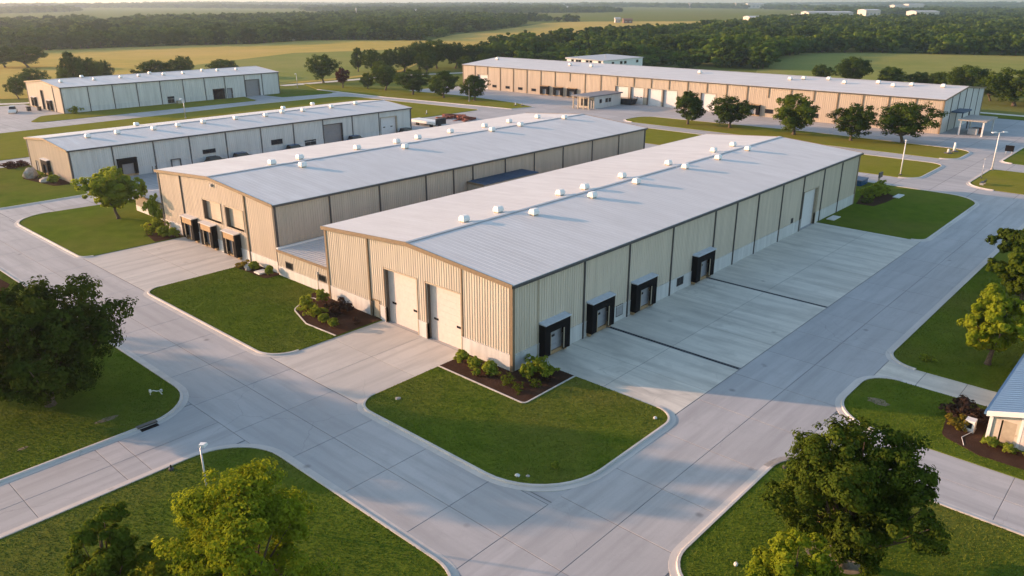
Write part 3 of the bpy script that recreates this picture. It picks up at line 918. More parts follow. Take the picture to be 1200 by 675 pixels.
seam(lk, lw['W'], 37.0 - 29.2, 0.0, 2.1, 'tan_trim', 0.09, 0.1)
MB().box(0.5, 14.0, 36.70, 37.0, 3.2, 3.42).build('flashing', 'white_paint', lk)
lw['W'].box(MB(), 37.0 - 29.35, 37.0 - 29.05, 0.03, 0.16, 1.95, 2.3).build('meter_box', 'steel', lk)

# ------------------------------------------------------------------ second warehouse
B, gB, wB, tB = warehouse('second cream ribbed warehouse with three docks under two recessed gable doors', 0.8, 77.0, 37.2, 66.0, 8.3, 9.4, 'x', 'buff_siding')
gB.build(B, 'pale_roof')
W = wB['W']; V = lambda y: 66.0 - y
op = [dock(B, W, V(b), V(a), h=3.3, depth=0.8, head='dock_tan', canopy='pale_roof', doorw=1.7, door='door_grey') for a, b in ((56.2, 59.3), (51.2, 54.3), (45.5, 48.6))]
op += [overhead_door(B, W, V(53.9), V(49.6), 3.75, 6.3, 'buff_siding', sec=0.6), overhead_door(B, W, V(48.3), V(44.25), 3.75, 6.3, 'buff_siding', sec=0.6)]
clad(B, W, tB['W'], [V(58.85 + 0.6), V(43.5)], op, 'buff_siding', 1.5, 'plinth_concrete', pitch=0.4, rib=0.03)
seam(B, W, V(59.5), 0, 8.6); seam(B, W, V(43.5), 0, 8.6, 'bronze_trim')
W.box(MB(), V(51.1), V(50.8), 0.04, 0.30, 8.35, 8.75).build('wall_lamp', 'steel', B)
W = wB['S']
SB = [8.3, 15.9, 23.8, 28.9, 32.7, 39.5, 46.1, 53.2, 61.0, 68.7]
clad(B, W, tB['S'], [u - .8 for u in SB], [], 'buff_siding', 1.62, 'plinth_concrete')
for u in SB: seam(B, W, u - .8, 0, 8.25)
for k in ('N', 'E'):
    clad(B, wB[k], tB[k], [7.0 * i for i in range(1, 11)], [], 'buff_siding', 1.62, 'plinth_concrete')
for i in range(1, 11): seam(B, wB['N'], 7.0 * i, 0, 8.25)
corners(B, 0.8, 77.0, 37.2, 66.0, 8.25, 'charcoal_trim')
for p in ((319, 193), (351.6, 186.8), (354.8, 196), (418.8, 175.3), (465, 168), (475, 174), (490, 163), (528, 156), (568, 149.3), (576.7, 154), (596.8, 144), (610, 148), (630, 138.8), (661.5, 139.5)):
    gB.vent(B, *p)
flat_shed('side_annex', 'dark roofed annex on the long wall of the second warehouse', 'annex', 31.5, 43.1, 33.7, 37.0, 5.95, 'buff_siding', 'dark_blue_roof', walls='WSE', rdir='y')
flat_shed('lean_to', 'low lean-to shed with pale roof left of the second warehouse', 'shed', 2.5, 8.2, 66.25, 79.2, 2.62, 'buff_siding', 'pale_roof',
    [lambda r, w: window(r, w, 79.2 - 73.9, 79.2 - 72.5, 1.25, 1.85)], 0.9, walls='WNE')

# ------------------------------------------------------------------ third warehouse
Cb, gC, wC, tC = warehouse('low third warehouse with grey walls and parked cars along it', 3.0, 80.0, 105.4, 125.8, 5.85, 6.75, 'x', 'grey_siding')
gC.build(Cb, 'pale_roof', ribs=0.9)
W = wC['W']; V = lambda y: 125.8 - y
op = [dock(Cb, W, V(118.6), V(115.4), h=2.9, depth=0.6, doorw=1.7, detail=False)]
mb = MB(); W.box(mb, V(122.9), V(121.9), -0.10, -0.04, 0.05, 1.95); mb.build('service_door', 'door_grey', Cb)
frame(Cb, W, (V(122.9), V(121.9), 0, 1.95), 0.1, 'charcoal_trim', 0.09); op.append((V(122.9), V(121.9), 0.0, 1.95))
clad(Cb, W, tC['W'], [], op, 'buff_siding', 0, 'plinth_concrete', pitch=0.4)
W = wC['S']; V = lambda x: x - 3.0
op = [dock(Cb, W, V(10.7), V(14.1), h=3.2, depth=0.5, doorw=2.3, door='door_taupe', canopy='dock_rubber', detail=False)]
op += [window(Cb, W, V(a), V(b), c, d) for a, b, c, d in ((27.0, 29.5, 2.15, 2.8), (42.0, 44.5, 1.95, 2.85), (50.0, 52.7, 0.75, 1.75))]
op += [overhead_door(Cb, W, V(55.0), V(59.9), 0, 4.45, 'door_taupe', 'charcoal_trim'), overhead_door(Cb, W, V(70.8), V(75.6), 0, 4.4, 'door_pale', 'jamb_shade', eyes=(V(72.1), V(74.3)))]
f = MB(); W.box(f, V(20.4), V(20.5), 0.02, 0.4, 0.1, 1.95); W.box(f, V(22.15), V(22.25), 0.02, 0.4, 0.1, 1.95); W.box(f, V(20.5), V(22.15), 0.02, 0.4, 1.85, 1.95)
f.build('pipe_frame', 'charcoal_trim', Cb)
SC = [10.2, 17.6, 24.5, 32.0, 39.7, 47.4, 54.85, 62.7, 70.3]
clad(Cb, W, tC['S'], [V(u) for u in SC], op, 'grey_siding', 1.45, 'plinth_concrete', pitch=0.4)
for u in SC: seam(Cb, W, V(u), 0, 5.8)
for k in ('N', 'E'): clad(Cb, wC[k], tC[k], [7.5 * i for i in range(1, 10)], [], 'grey_siding', 1.45, 'plinth_concrete', pitch=0.6)
corners(Cb, 3.0, 80.0, 105.4, 125.8, 5.8, 'charcoal_trim')
for p in ((103, 161.5), (137.9, 157), (160, 147.5), (180.5, 152.3), (209, 148.5), (238.6, 144.5), (276.4, 140), (311.5, 136.5), (331, 132.5), (332, 128), (355.3, 130.5), (366.3, 123.3), (388.4, 126.4), (416.6, 122.5)):
    gC.vent(Cb, *p)

# ------------------------------------------------------------------ far left warehouse
D, gD, wD, tD = warehouse('far left pale warehouse standing against the golden field', 36.2, 105.5, 203.4, 231.0, 7.15, 8.3, 'x', 'grey_siding')
gD.build(D, 'pale_roof', ribs=1.2)
W = wD['W']; V = lambda y: 231.0 - y
op = [overhead_door(D, W, V(219.6), V(217.6), 0, 5.4, 'door_grey', 'charcoal_trim'), dock(D, W, V(214.6), V(211.6), h=3.0, depth=0.6, doorw=1.5, detail=False), dock(D, W, V(227.4), V(224.2), h=3.0, depth=0.6, doorw=1.5, detail=False)]
clad(D, W, tD['W'], [V(209.2)], op, 'buff_siding', 0, 'plinth_concrete', pitch=0.6)
seam(D, W, V(209.2), 0, 7.4)
W = wD['S']; V = lambda x: x - 36.2
op = [window(D, W, V(66.2), V(68.2), 0.3, 2.2), overhead_door(D, W, V(81.3), V(85.2), 0.0, 3.25, 'dock_rubber', 'charcoal_trim', depth=0.8), overhead_door(D, W, V(86.2), V(87.9), 0, 3.1, 'door_grey', 'charcoal_trim'),
      overhead_door(D, W, V(93.0), V(98.0), 0, 5.3, 'door_taupe', 'charcoal_trim')]
SD = [43.4, 50.3, 57.3, 64.4, 71.6, 78.7, 85.6, 92.7, 99.1]
clad(D, W, tD['S'], [V(u) for u in SD], op, 'grey_siding', 1.5, 'plinth_concrete', pitch=0.6)
for u in SD: seam(D, W, V(u), 0, 7.1, w=0.22)
for k in ('N', 'E'): clad(D, wD[k], tD[k], [7.0 * i for i in range(1, 10)], [], 'grey_siding', 1.5, 'plinth_concrete', pitch=1.2)
corners(D, 36.2, 105.5, 203.4, 231.0, 7.1, 'charcoal_trim')
for p in ((71.7, 96.5), (95.8, 91), (110.8, 94), (141.7, 91.4), (163, 89.6), (175.5, 86.7), (192, 88), (214.8, 86.5), (237, 83.3), (255, 83.2), (258.8, 79), (277, 82)):
    gD.vent(D, *p)

# ------------------------------------------------------------------ long warehouse across the back
Eb, gE, wE, tE = warehouse('very long peach coloured warehouse across the back with a broad pale roof', 163.4, 201.0, 9.8, 172.2, 8.0, 9.6, 'y', 'cream_siding')
gE.build(Eb, 'pale_roof', ribs=1.2)
W = wE['W']; V = lambda y: 172.2 - y
op = [window(Eb, W, V(b), V(a), 1.0, 1.75) for a, b in ((155.4, 157.3), (149.0, 150.9), (143.0, 144.9), (136.9, 138.8))]
op += [window(Eb, W, V(b), V(a), 1.1, 2.1) for a, b in ((51.8, 54.0), (39.3, 41.2), (16.2, 17.6))]
op += [dock(Eb, W, V(b), V(a), h=3.0, depth=0.9, doorw=2.0, canopy='dock_tan', detail=False) for a, b in ((130.9, 134.4), (125.0, 128.6), (119.2, 122.8), (55.5, 59.4))]
op += [overhead_door(Eb, W, V(b), V(a), 0.0, 5.0, 'door_pale', 'jamb_shade', eyes=e) for a, b, e in ((159.6, 164.6, ()), (99.2, 104.0, ()), (93.6, 98.3, (V(97), V(96), V(94.6))), (87.2, 92.1, ()), (81.9, 86.6, ()), (69.3, 74.0, ()))]
SE_ = [172.2 - 6.244 * i for i in range(1, 26)]
clad(Eb, W, tE['W'], [V(y) for y in SE_], op, 'peach_siding', 0, 'plinth_concrete', pitch=0.5)
for y in SE_:
    zb = 0.0 if not any(o[0] - 0.2 < V(y) < o[1] + 0.2 for o in op) else 5.2
    seam(Eb, W, V(y), zb, 7.95, 'bronze_trim', 0.3, 0.2)
W = wE['S']
clad(Eb, W, tE['S'], [6.27 * i for i in range(1, 6)], [], 'grey_siding', 0, 'plinth_concrete', pitch=0.5)
for i in range(1, 6): seam(Eb, W, 6.27 * i, 0, tE['S'](6.27 * i) - 0.1, w=0.26)
for k in ('N', 'E'): clad(Eb, wE[k], tE[k], [12.5 * i for i in range(1, 13)], [], 'peach_siding', 0, 'plinth_concrete', pitch=1.5)
corners(Eb, 163.4, 201.0, 9.8, 172.2, 7.95, 'bronze_trim', 0.26)
for p in ((907, 85), (964.6, 88.7), (1004.7, 90.7), (1075, 95.4), (971, 93.7), (1029, 98), (1068, 100.7), (1105, 102.4), (941.8, 93), (989.4, 98), (1046.5, 101.7), (925.8, 93.7), (617, 68), (652.6, 70.4), (722.7, 74.4), (771.6, 76), (785, 78), (799, 78.6), (861.7, 82), (879, 83), (668, 77), (693, 78.5), (820, 86), (583, 70)):
    gE.vent(Eb, *p, s=1.25)

# small office in front of it
of = thing('site_office', 'small flat roofed site office with porch in front of the long warehouse', 'office', (151, 101.8, 0))
ow = {'S': Wall((145.5, 98.9), (159.0, 98.9)), 'W': Wall((145.5, 104.7), (145.5, 98.9)), 'N': Wall((159.0, 104.7), (145.5, 104.7)), 'E': Wall((159, 98.9), (159, 104.7))}
op = [window(of, ow['S'], a, a + 1.0, 1.5, 2.5) for a in (2.5, 5.6, 7.2)]
clad(of, ow['S'], lambda u: 3.5, [], op, 'grey_siding', 0, 'plinth_concrete', pitch=0.5)
op = [window(of, ow['W'], 1.0, 3.2, 0.6, 2.6), overhead_door(of, ow['W'], 3.9, 5.0, 0, 2.4, 'door_grey', 'charcoal_trim', depth=0.15)]
clad(of, ow['W'], lambda u: 3.5, [], op, 'buff_siding', 0, 'plinth_concrete', pitch=0.5)
for k in 'NE': clad(of, ow[k], lambda u: 3.5, [], [], 'grey_siding', 0, 'plinth_concrete', pitch=0.5)
MB().box(142.2, 159.4, 98.4, 105.2, 3.5, 3.85).build('roof', 'slate_roof', of)
for y in (98.9, 100.8, 102.8, 104.6): MB().box(142.6, 142.9, y - 0.15, y + 0.15, 0, 3.5).build('post', 'tan_trim', of)
MB().box(142.7, 142.8, 98.9, 104.6, 0.9, 1.0).build('rail', 'tan_trim', of)
# dark skip beside it
sk = MB(); sk.hexa([(159.5, 95.5, 0.15), (162.3, 95.5, 0.15), (162.3, 100.4, 0.15), (159.5, 100.4, 0.15)], [(159.3, 94.9, 1.9), (162.5, 94.9, 1.9), (162.5, 101.0, 1.9), (159.3, 101.0, 1.9)])
for y in (95.6, 97.2, 98.8, 100.3): sk.box(159.18, 159.4, y - 0.08, y + 0.08, 0.3, 1.85)
tag(sk.build('waste_skip', 'car_dark'), 'dark ribbed waste skip behind the small site office', 'skip')

# white block behind the long warehouse
Fb = thing('office_block', 'white two storey block with blue shaded wing rising behind the long warehouse', 'building', (243, 163, 0))
fw = {'W': Wall((225, 172.3), (225, 153.4)), 'S': Wall((225, 153.4), (254, 153.4)), 'N': Wall((254, 172.3), (225, 172.3)), 'E': Wall((254, 153.4), (254, 172.3))}
op = [window(Fb, fw['W'], a, a + 1.2, 5.9, 6.8) for a in (2.5, 4.8, 6.3, 10.2, 12.0, 16.5)]
clad(Fb, fw['W'], lambda u: 7.0, [], op, 'white_paint', 0, 'plinth_concrete', pitch=1.0)
op = [window(Fb, fw['S'], a, a + 1.6, 5.2, 6.2) for a in (6, 12, 15, 24)]
clad(Fb, fw['S'], lambda u: 7.0, [], op, 'white_paint', 0, 'plinth_concrete', pitch=1.0)
for k in 'NE': clad(Fb, fw[k], lambda u: 7.0, [], [], 'white_paint', 0, 'plinth_concrete', pitch=2.0)
mb = MB(); mb.hexa([(224.5, 152.9, 7.0), (254.5, 152.9, 7.0), (254.5, 172.8, 7.0), (224.5, 172.8, 7.0)], [(224.5, 152.9, 7.12), (254.5, 152.9, 7.12), (254.5, 172.8, 7.6), (224.5, 172.8, 7.6)])
mb.build('roof', 'far_roof', Fb)
Wl = fw['W']
MB().tube([(230, 156, 7.6), (230, 156, 9.2)], 0.15).build('flue', 'steel', Fb)

# pump shelter at the end wall of the long warehouse
sh = thing('open_shelter', 'open shelter with white canopy beside the long warehouse end wall', 'shelter', (170, 4.5, 0))
MB().box(165.0, 176.0, 0.6, 6.6, 3.4, 3.65).build('canopy', 'rock', sh)
for x in (165.5, 175.4):
    for y in (1.2, 6.1):
        MB().box(x - 0.17, x + 0.17, y - 0.17, y + 0.17, 0, 3.4).build('post', 'pole_white', sh)
for k in range(3): MB().box(167 + 2.6 * k, 168.5 + 2.6 * k, 2.6, 4.6, 0.1, 1.5 - 0.2 * k).build('machine', ('steel', 'rust', 'charcoal_trim')[k], sh)
s2 = thing('blue_shelter', 'small dark blue roofed shelter against the long warehouse end wall', 'shelter', (174, 8.4, 0))
MB().box(170.5, 178, 6.9, 9.65, 4.4, 4.75).build('canopy', 'dark_blue_roof', s2)
for x in (171, 177.5): MB().box(x - 0.12, x + 0.12, 7.1, 7.34, 0, 4.4).build('post', 'charcoal_trim', s2)

# ------------------------------------------------------------------ blue roofed building at the right edge
G = thing('blue_roofed_building', 'low cream building with a ribbed blue metal roof at the right edge', 'building', (28, -40, 0))
gx0, gx1, gy0, gy1 = 15.0, 46.0, -48.0, -32.9
gw = {'W': Wall((gx0, gy1), (gx0, gy0)), 'N': Wall((gx1, gy1), (gx0, gy1)), 'S': Wall((gx0, gy0), (gx1, gy0)), 'E': Wall((gx1, gy0), (gx1, gy1))}
gG = Gable(gx0, gx1, gy0, gy1, 2.35, 4.6, 'x')
top = lambda w: (lambda u: gG.z(*w.P(u, 0, 0)[:2]) + 0.05)
W = gw['W']
mb = MB(); W.box(mb, 0.75, 1.75, -0.10, -0.03, 0.2, 1.95); W.box(mb, 1.62, 1.70, -0.04, 0.03, 1.0, 1.12); mb.build('door', 'tan_trim', G)
W.box(MB(), 2.0, 3.0, 0.0, 0.06, 0.1, 1.9).build('wall_board', 'door_white', G)
clad(G, W, top(W), [], [(0.75, 1.75, 0.0, 1.95)], 'cream_siding', 0, 'plinth_concrete', fine=False)
for u in (1.9, 4.6, 7.2): W.box(MB(), u - 0.09, u + 0.09, 0.0, 0.08, 0, top(W)(u) - 0.06).build('pilaster', 'white_paint', G)
for k in 'NSE': clad(G, gw[k], top(gw[k]), [5.2 * i for i in range(1, 6)], [], 'cream_siding', 0, 'plinth_concrete')
gG.build(G, 'blue_roof', ribs=0.42, over=0.30, rake='white_paint', gutter='blue_roof', rh=0.06)
corners(G, gx0, gx1, gy0, gy1, 2.3, 'white_paint', 0.12)
ac = thing('outdoor_unit', 'small white outdoor unit on the mulch by the blue roofed building', 'air unit', (15.6, -31.6, 0.13))
MB().box(15.25, 15.95, -31.95, -31.3, 0.2, 1.0).build('casing', 'white_paint', ac)
MB().box(15.15, 16.05, -32.0, -31.25, 0.13, 0.21).build('base', 'rock', ac)
MB().box(15.235, 15.255, -31.8, -31.45, 0.4, 0.85).build('grille', 'dock_rubber', ac)
MB().tube([(15.3, -31.9, 0.2), (14.0, -31.5, 0.16), (12.9, -31.9, 0.15)], 0.02).build('pipe', 'white_paint', ac)

# ------------------------------------------------------------------ trees and shrubs
def leaf_mesh(name, pos, nrm, size, tint, mat, rng, aspect=0.62):
    n = len(pos)
    nrm = nrm / (np.linalg.norm(nrm, axis=1, keepdims=True) + 1e-9)
    a = np.cross(nrm, rng.normal(size=(n, 3)))
    a /= np.linalg.norm(a, axis=1, keepdims=True) + 1e-9
    b = np.cross(nrm, a)
    s = size[:, None]
    v = np.empty((n, 4, 3), np.float32)
    v[:, 0] = pos - a * s * 0.5
    v[:, 1] = pos + b * s * 0.5 * aspect + nrm * s * 0.08
    v[:, 2] = pos + a * s * 0.5
    v[:, 3] = pos - b * s * 0.5 * aspect + nrm * s * 0.08
    me = bpy.data.meshes.new(name)
    me.vertices.add(4 * n); me.loops.add(4 * n); me.polygons.add(n)
    me.vertices.foreach_set('co', v.ravel())
    me.loops.foreach_set('vertex_index', np.arange(4 * n, dtype=np.int32))
    me.polygons.foreach_set('loop_start', np.arange(0, 4 * n, 4, dtype=np.int32))
    me.polygons.foreach_set('loop_total', np.full(n, 4, np.int32))
    at = me.attributes.new('tint', 'FLOAT', 'POINT')
    at.data.foreach_set('value', np.repeat(tint, 4).astype(np.float32))
    me.materials.append(MATS[mat])
    me.update(calc_edges=True)
    return me
def crown_points(rng, n, clumps, spread=0.36, puffs=9, up=0.25):
    """clumps: list of (centre, radius); leaves gather in puffs on each clump's outside."""
    w = np.array([r ** 2.2 for _, r in clumps]); w /= w.sum()
    P, Nn, T = [], [], []
    for (c, r), k in zip(clumps, np.maximum(8, (w * n).astype(int))):
        m = max(3, int(puffs))
        d = rng.normal(size=(m, 3)); d[:, 2] = d[:, 2] * 0.8 + up
        d /= np.linalg.norm(d, axis=1, keepdims=True)
        pc = c + d * r * rng.uniform(0.45, 0.9, (m, 1))
        pr = r * rng.uniform(0.30, 0.52, m)
        pt = rng.uniform(0, 1, m)
        q = rng.integers(0, m, k)
        g = rng.normal(size=(k, 3)); g /= np.linalg.norm(g, axis=1, keepdims=True)
        rad = pr[q] * rng.uniform(0.35, 1.05, k) ** 0.6
        pos = pc[q] + g * rad[:, None] * np.array((1, 1, 0.78))
        P.append(pos)
        Nn.append(g * 0.9 + d[q] * 0.7 + rng.normal(size=(k, 3)) * 0.35 + np.array((0, 0, 0.25)))
        T.append(np.clip(0.55 * pt[q] + 0.45 * rng.uniform(0, 1, k), 0, 1))
    return np.concatenate(P), np.concatenate(Nn), np.concatenate(T)
def tree_geo(seed, H, Rad, trunk_h, leaves, leaf, mat, nclump=34, puffs=9, rc=(0.20, 0.34), lean=0.0, taper=0.0, base_r=None, sides=7, limbs=True):
    rng = np.random.default_rng(seed)
    hz = (H - trunk_h) / 2
    cen = np.array((0, 0, trunk_h + hz))
    clumps = []
    golden = math.pi * (3 - math.sqrt(5))
    for i in range(nclump):
        z = 1 - 2 * (i + 0.5) / nclump
        t = i * golden + rng.uniform(-0.5, 0.5)
        rr = math.sqrt(max(0, 1 - z * z))
        f = rng.uniform(0.50, 0.80)
        tz = 1.0 - taper * max(0, z)
        widen = 1.0 if z > -0.25 else 0.86
        lobe = 1 + 0.16 * math.sin(2.3 * t + seed) + 0.10 * math.sin(3.7 * t + 2.1 * seed)
        p = cen + np.array((rr * math.cos(t) * Rad * f * tz * widen * lobe, rr * math.sin(t) * Rad * f * tz * widen * lobe, z * hz * f))
        clumps.append((p, Rad * rng.uniform(*rc) * (1 - 0.25 * max(0, z) * taper)))
    for i in range(max(2, nclump // 6)):
        clumps.append((cen + rng.normal(size=3) * np.array((Rad, Rad, hz)) * 0.22, Rad * 0.30))
    pos, nr, tint = crown_points(rng, leaves, clumps, puffs=puffs)
    pos[:, 2] = np.maximum(pos[:, 2], trunk_h * 0.55)
    crown = leaf_mesh('crown', pos, nr, leaf * rng.uniform(0.65, 1.35, len(pos)), tint, mat, rng)
    r0 = base_r or (0.028 * H + 0.03)
    mb = MB()
    fork = np.array((rng.normal() * 0.04 * H, rng.normal() * 0.04 * H, trunk_h + hz * 0.35))
    mid = fork * np.array((0.4, 0.4, 0.5)) + np.array((rng.normal() * 0.02 * H, 0, 0))
    mb.tube([(0, 0, -0.1), (0, 0, 0.12 * H * 0.3), mid, fork, cen + np.array((0, 0, hz * 0.4))], [r0 * 1.5, r0, r0 * 0.82, r0 * 0.6, r0 * 0.18], sides)
    if limbs:
        for k, (c, r) in enumerate(clumps[:nclump]):
            if k % 2 and nclump > 20: continue
            s = mid + (fork - mid) * rng.uniform(0.2, 1.0)
            m = (s + c) / 2 + np.array((0, 0, -0.06 * H * rng.uniform(0.2, 1)))
            mb.tube([s, m, c], [r0 * 0.36, r0 * 0.22, r0 * 0.07], 5, False)
    return mb.mesh('trunk', 'bark', True), crown
def plant_tree(label, cat, loc, trunk, crown, scale=(1, 1, 1), rz=0.0, group=None, name='tree'):
    t = thing(name, label, cat, loc, group, rz)
    t.scale = scale
    for nm, me in (('trunk', trunk), ('crown', crown)):
        o = bpy.data.objects.new(nm, me); COL.objects.link(o); o.parent = t
    return t
def height_at(X, Y, py):
    lo, hi = 0.0, 60.0
    for _ in range(40):
        m = (lo + hi) / 2
        if proj((X, Y, m))[1] > py: lo = m
        else: hi = m
    return lo

def big_tree(label, name, xb, yb, ytop, wpx, mat, seed, trunk_frac=0.14, leaves=34000, leafpx=4.0, dx=0, **kw):
    X, Y = U(xb, yb)
    H = height_at(X, Y, ytop)
    k = pxm(X, Y)
    Rad = wpx / k / 2 * 1.10
    tr, cr = tree_geo(seed, H, Rad, H * trunk_frac, leaves, leafpx / k, mat, **kw)
    return plant_tree(label, 'tree', (X, Y, 0.09), tr, cr, name=name)
big_tree('large spreading dark oak on the left lawn beside the road', 'oak_tree', 60, 476, 322, 206, 'oak_leaf', 11, 0.01, 60000, nclump=62, rc=(0.15, 0.25))
big_tree('large dark tree at the lower right beside the side road', 'oak_tree', 986, 664, 484, 188, 'oak_leaf', 23, 0.03, 64000, nclump=64, rc=(0.15, 0.25))
big_tree('tall yellow green tree at the bottom left beside the lamp', 'maple_tree', 300, 724, 548, 190, 'lime_leaf', 31, 0.05, 46000, nclump=46, rc=(0.16, 0.28), taper=0.25)
big_tree('small dark green tree at the bottom left corner', 'small_tree', 138, 716, 592, 92, 'olive_leaf', 37, 0.05, 22000, nclump=26, rc=(0.20, 0.34), taper=0.2)
big_tree('bright yellow green tree cut off by the bottom edge', 'maple_tree', 922, 742, 626, 124, 'lime_leaf', 41, 0.06, 30000, nclump=32, rc=(0.18, 0.30), taper=0.2)
big_tree('lime green tree standing alone on the right lawn', 'maple_tree', 1157, 428, 335, 72, 'lime_leaf', 43, 0.10, 22000, nclump=30, rc=(0.20, 0.34), taper=0.35)
big_tree('olive tree behind the lime green tree at the right edge', 'olive_tree', 1196, 362, 291, 64, 'olive_leaf', 47, 0.14, 18000, nclump=26)
big_tree('loose branching tree at the right edge near the road', 'olive_tree', 1192, 322, 266, 74, 'mid_leaf', 53, 0.24, 13000, nclump=24, rc=(0.14, 0.24))
big_tree('young fresh green tree on the lawn left of the second warehouse', 'young_tree', 139, 257, 198, 64, 'fresh_leaf', 59, 0.24, 24000, 2.7, nclump=32, rc=(0.21, 0.32))
# trees just outside the frame on the left, whose shade falls across the road
for i, (x, y, h, r) in enumerate(((-37, 44, 11, 6.0), (-43, 62, 12, 6.5), (-60, 30, 11, 6.0))):
    tr, cr = tree_geo(70 + i, h, r, h * 0.16, 9000, 0.42, 'oak_leaf', nclump=36)
    plant_tree('broad dark tree on the left lawn outside the picture', 'tree', (x, y, 0.09), tr, cr, name='oak_tree', group='trees left of the picture')

MID = [tree_geo(100 + i, 10, r, th, 13000, 0.36, m, nclump=nc, rc=rc_, taper=tp) for i, (r, th, m, nc, rc_, tp) in enumerate((
    (5.0, 0.9, 'mid_leaf', 32, (0.24, 0.36), 0.1), (4.4, 0.8, 'mid_leaf', 28, (0.25, 0.38), 0.35), (5.6, 0.9, 'mid_leaf', 36, (0.22, 0.34), 0.0), (4.6, 0.8, 'olive_leaf', 30, (0.24, 0.37), 0.3)))]
REDT = tree_geo(120, 10, 4.0, 1.2, 6500, 0.42, 'red_leaf', nclump=24, rc=(0.24, 0.38), taper=0.5)
MR = (5.0, 4.4, 5.6, 4.6)
def mid_tree(label, xb, yb, ytop, wpx, v, group=None, name='tree', geo=None, r=None):
    X, Y = U(xb, yb)
    H = height_at(X, Y, ytop) / 10.0
    S = wpx / pxm(X, Y) / 2 / (r or MR[v]) * 1.14
    tr, cr = geo or MID[v]
    return plant_tree(label, 'tree', (X, Y, 0.05), tr, cr, (S, S, H), xb * 1.7, group, name)
gp = 'row of trees in front of the long warehouse'
for a in (('dark conical tree first from the left in the lawn row of five', 806, 146, 105, 36, 1), ('round dark tree second from the left in the lawn row of five', 855, 150, 112, 48, 0),
          ('sunlit tall tree third in the lawn row of five', 930, 158, 107, 54, 3), ('dark tree fourth in the lawn row of five', 997, 165, 121, 50, 0), ('broadest tree at the right end of the lawn row of five', 1057, 168, 119, 68, 2)):
    mid_tree(*a, group=gp)
gp = 'roadside trees left of the long warehouse'
for a in (('dark roadside tree nearest the corner of the long warehouse', 556, 118, 86, 33, 1), ('dark roadside tree second from the long warehouse corner', 520, 115, 81, 34, 1), ('broad dark roadside tree third from the long warehouse corner', 484, 111, 81, 38, 0),
          ('broad dark roadside tree fourth from the long warehouse corner', 452, 106, 76, 34, 2), ('small roadside tree beside the dark red tree', 431, 104, 84, 18, 3)):
    mid_tree(*a, group=gp)
mid_tree('dark red leaved tree standing beside the road', 402, 103, 77, 19, 0, name='copper_tree', geo=REDT, r=4.0)
mid_tree('rounded green tree left of the dark red tree', 379, 97, 63, 34, 0)
gp = 'field edge trees behind the roadside trees'
for i, a in enumerate(((420, 84, 54, 17, 1), (437, 85, 57, 26, 0), (456, 84, 55, 20, 3), (474, 84, 54, 28, 0), (492, 82, 48, 34, 2), (512, 80, 46, 34, 0), (534, 80, 49, 34, 2), (556, 79, 51, 34, 0), (578, 79, 52, 32, 2), (600, 79, 53, 30, 0), (545, 84, 64, 22, 3), (446, 90, 70, 22, 3), (500, 86, 60, 24, 0), (568, 84, 62, 26, 0))):
    mid_tree('dark field edge tree in the clump behind the roadside trees', *a, group=gp)
for a in (('large tree left of the far left warehouse gable', 41, 112, 80, 34, 0), ('shorter tree at the left behind the far left warehouse gable', 22, 116, 90, 24, 2), ('rounded tree in the golden field at the left edge', 33, 79, 53, 46, 2), ('tree cut off by the left edge beside the golden field', 6, 79, 54, 34, 0),
          ('tallest tree behind the far left warehouse roof', 87, 104, 58, 27, 1), ('lower tree beside the tallest one behind the far left roof', 106, 104, 67, 30, 0), ('small low tree right of the tallest behind the far left roof', 124, 100, 70, 22, 2), ('small tree left of the tallest behind the far left roof', 78, 106, 77, 20, 3),
          ('wide low tree behind the middle of the far left roof', 184, 98, 70, 44, 2), ('taller tree behind the middle of the far left roof', 214, 95, 65, 30, 0), ('rounded tree behind the far end of the far left roof', 262, 90, 69, 36, 2),
          ('small rounded tree above the right part of the long roof', 962, 98, 75, 24, 0), ('large rounded tree above the right part of the long roof', 997, 102, 66, 42, 2), ('yellow green rounded tree above the long roof', 1042, 104, 76, 34, 3),
          ('low tree above the long roof near its right end', 1075, 104, 84, 30, 0), ('low dark tree above the long roof near its right end', 1098, 106, 84, 26, 2), ('broad dark tree at the right end of the long roof', 1130, 112, 76, 52, 2), ('large dark tree at the right edge behind the far yard', 1188, 124, 79, 64, 0), ('dark tree between the long roof end and right edge', 1160, 118, 88, 34, 2),
          ('dark tree just outside the right edge', 1225, 122, 76, 60, 1)):
    mid_tree(*a)

# woods
WOODT = [tree_geo(200 + i, 10, r, 0.3, 4200, 0.72, 'wood_leaf', nclump=11, puffs=6, rc=(0.34, 0.48), taper=tp, sides=5, limbs=False) for i, (r, tp) in enumerate(((5.6, 0.0), (6.4, 0.0), (4.8, 0.1), (6.0, 0.0)))]
FART = [tree_geo(220 + i, 10, 6.4, 0.3, 700, 1.7, 'wood_leaf', nclump=9, puffs=5, rc=(0.36, 0.5), sides=4, limbs=False) for i in range(3)]
rng = np.random.default_rng(5)
def wood_edge(pts, n, label, group, hmin=8.5, hmax=12.5):
    P = np.array([U(*p) for p in pts])
    seg = np.r_[0, np.cumsum(np.linalg.norm(np.diff(P, axis=0), axis=1))]
    for k in range(n):
        t = (k + rng.uniform(0.2, 0.8)) / n * seg[-1]
        x, y = np.interp(t, seg, P[:, 0]), np.interp(t, seg, P[:, 1])
        v = int(rng.integers(0, 4)); h = rng.uniform(hmin, hmax) / 10
        s = h * rng.uniform(1.05, 1.5)
        plant_tree(label, 'tree', (float(x) + rng.normal() * 2, float(y) + rng.normal() * 2, float(hill_h(x, y)) - 0.05), *WOODT[v], (s, s, h), float(rng.uniform(0, 6)), group)
wood_edge([(886, 82), (896, 69), (940, 62), (1000, 61), (1100, 63), (1260, 66.5)], 44, 'tree in the front edge of the wood behind the right hand field', 'front trees of the right hand wood')
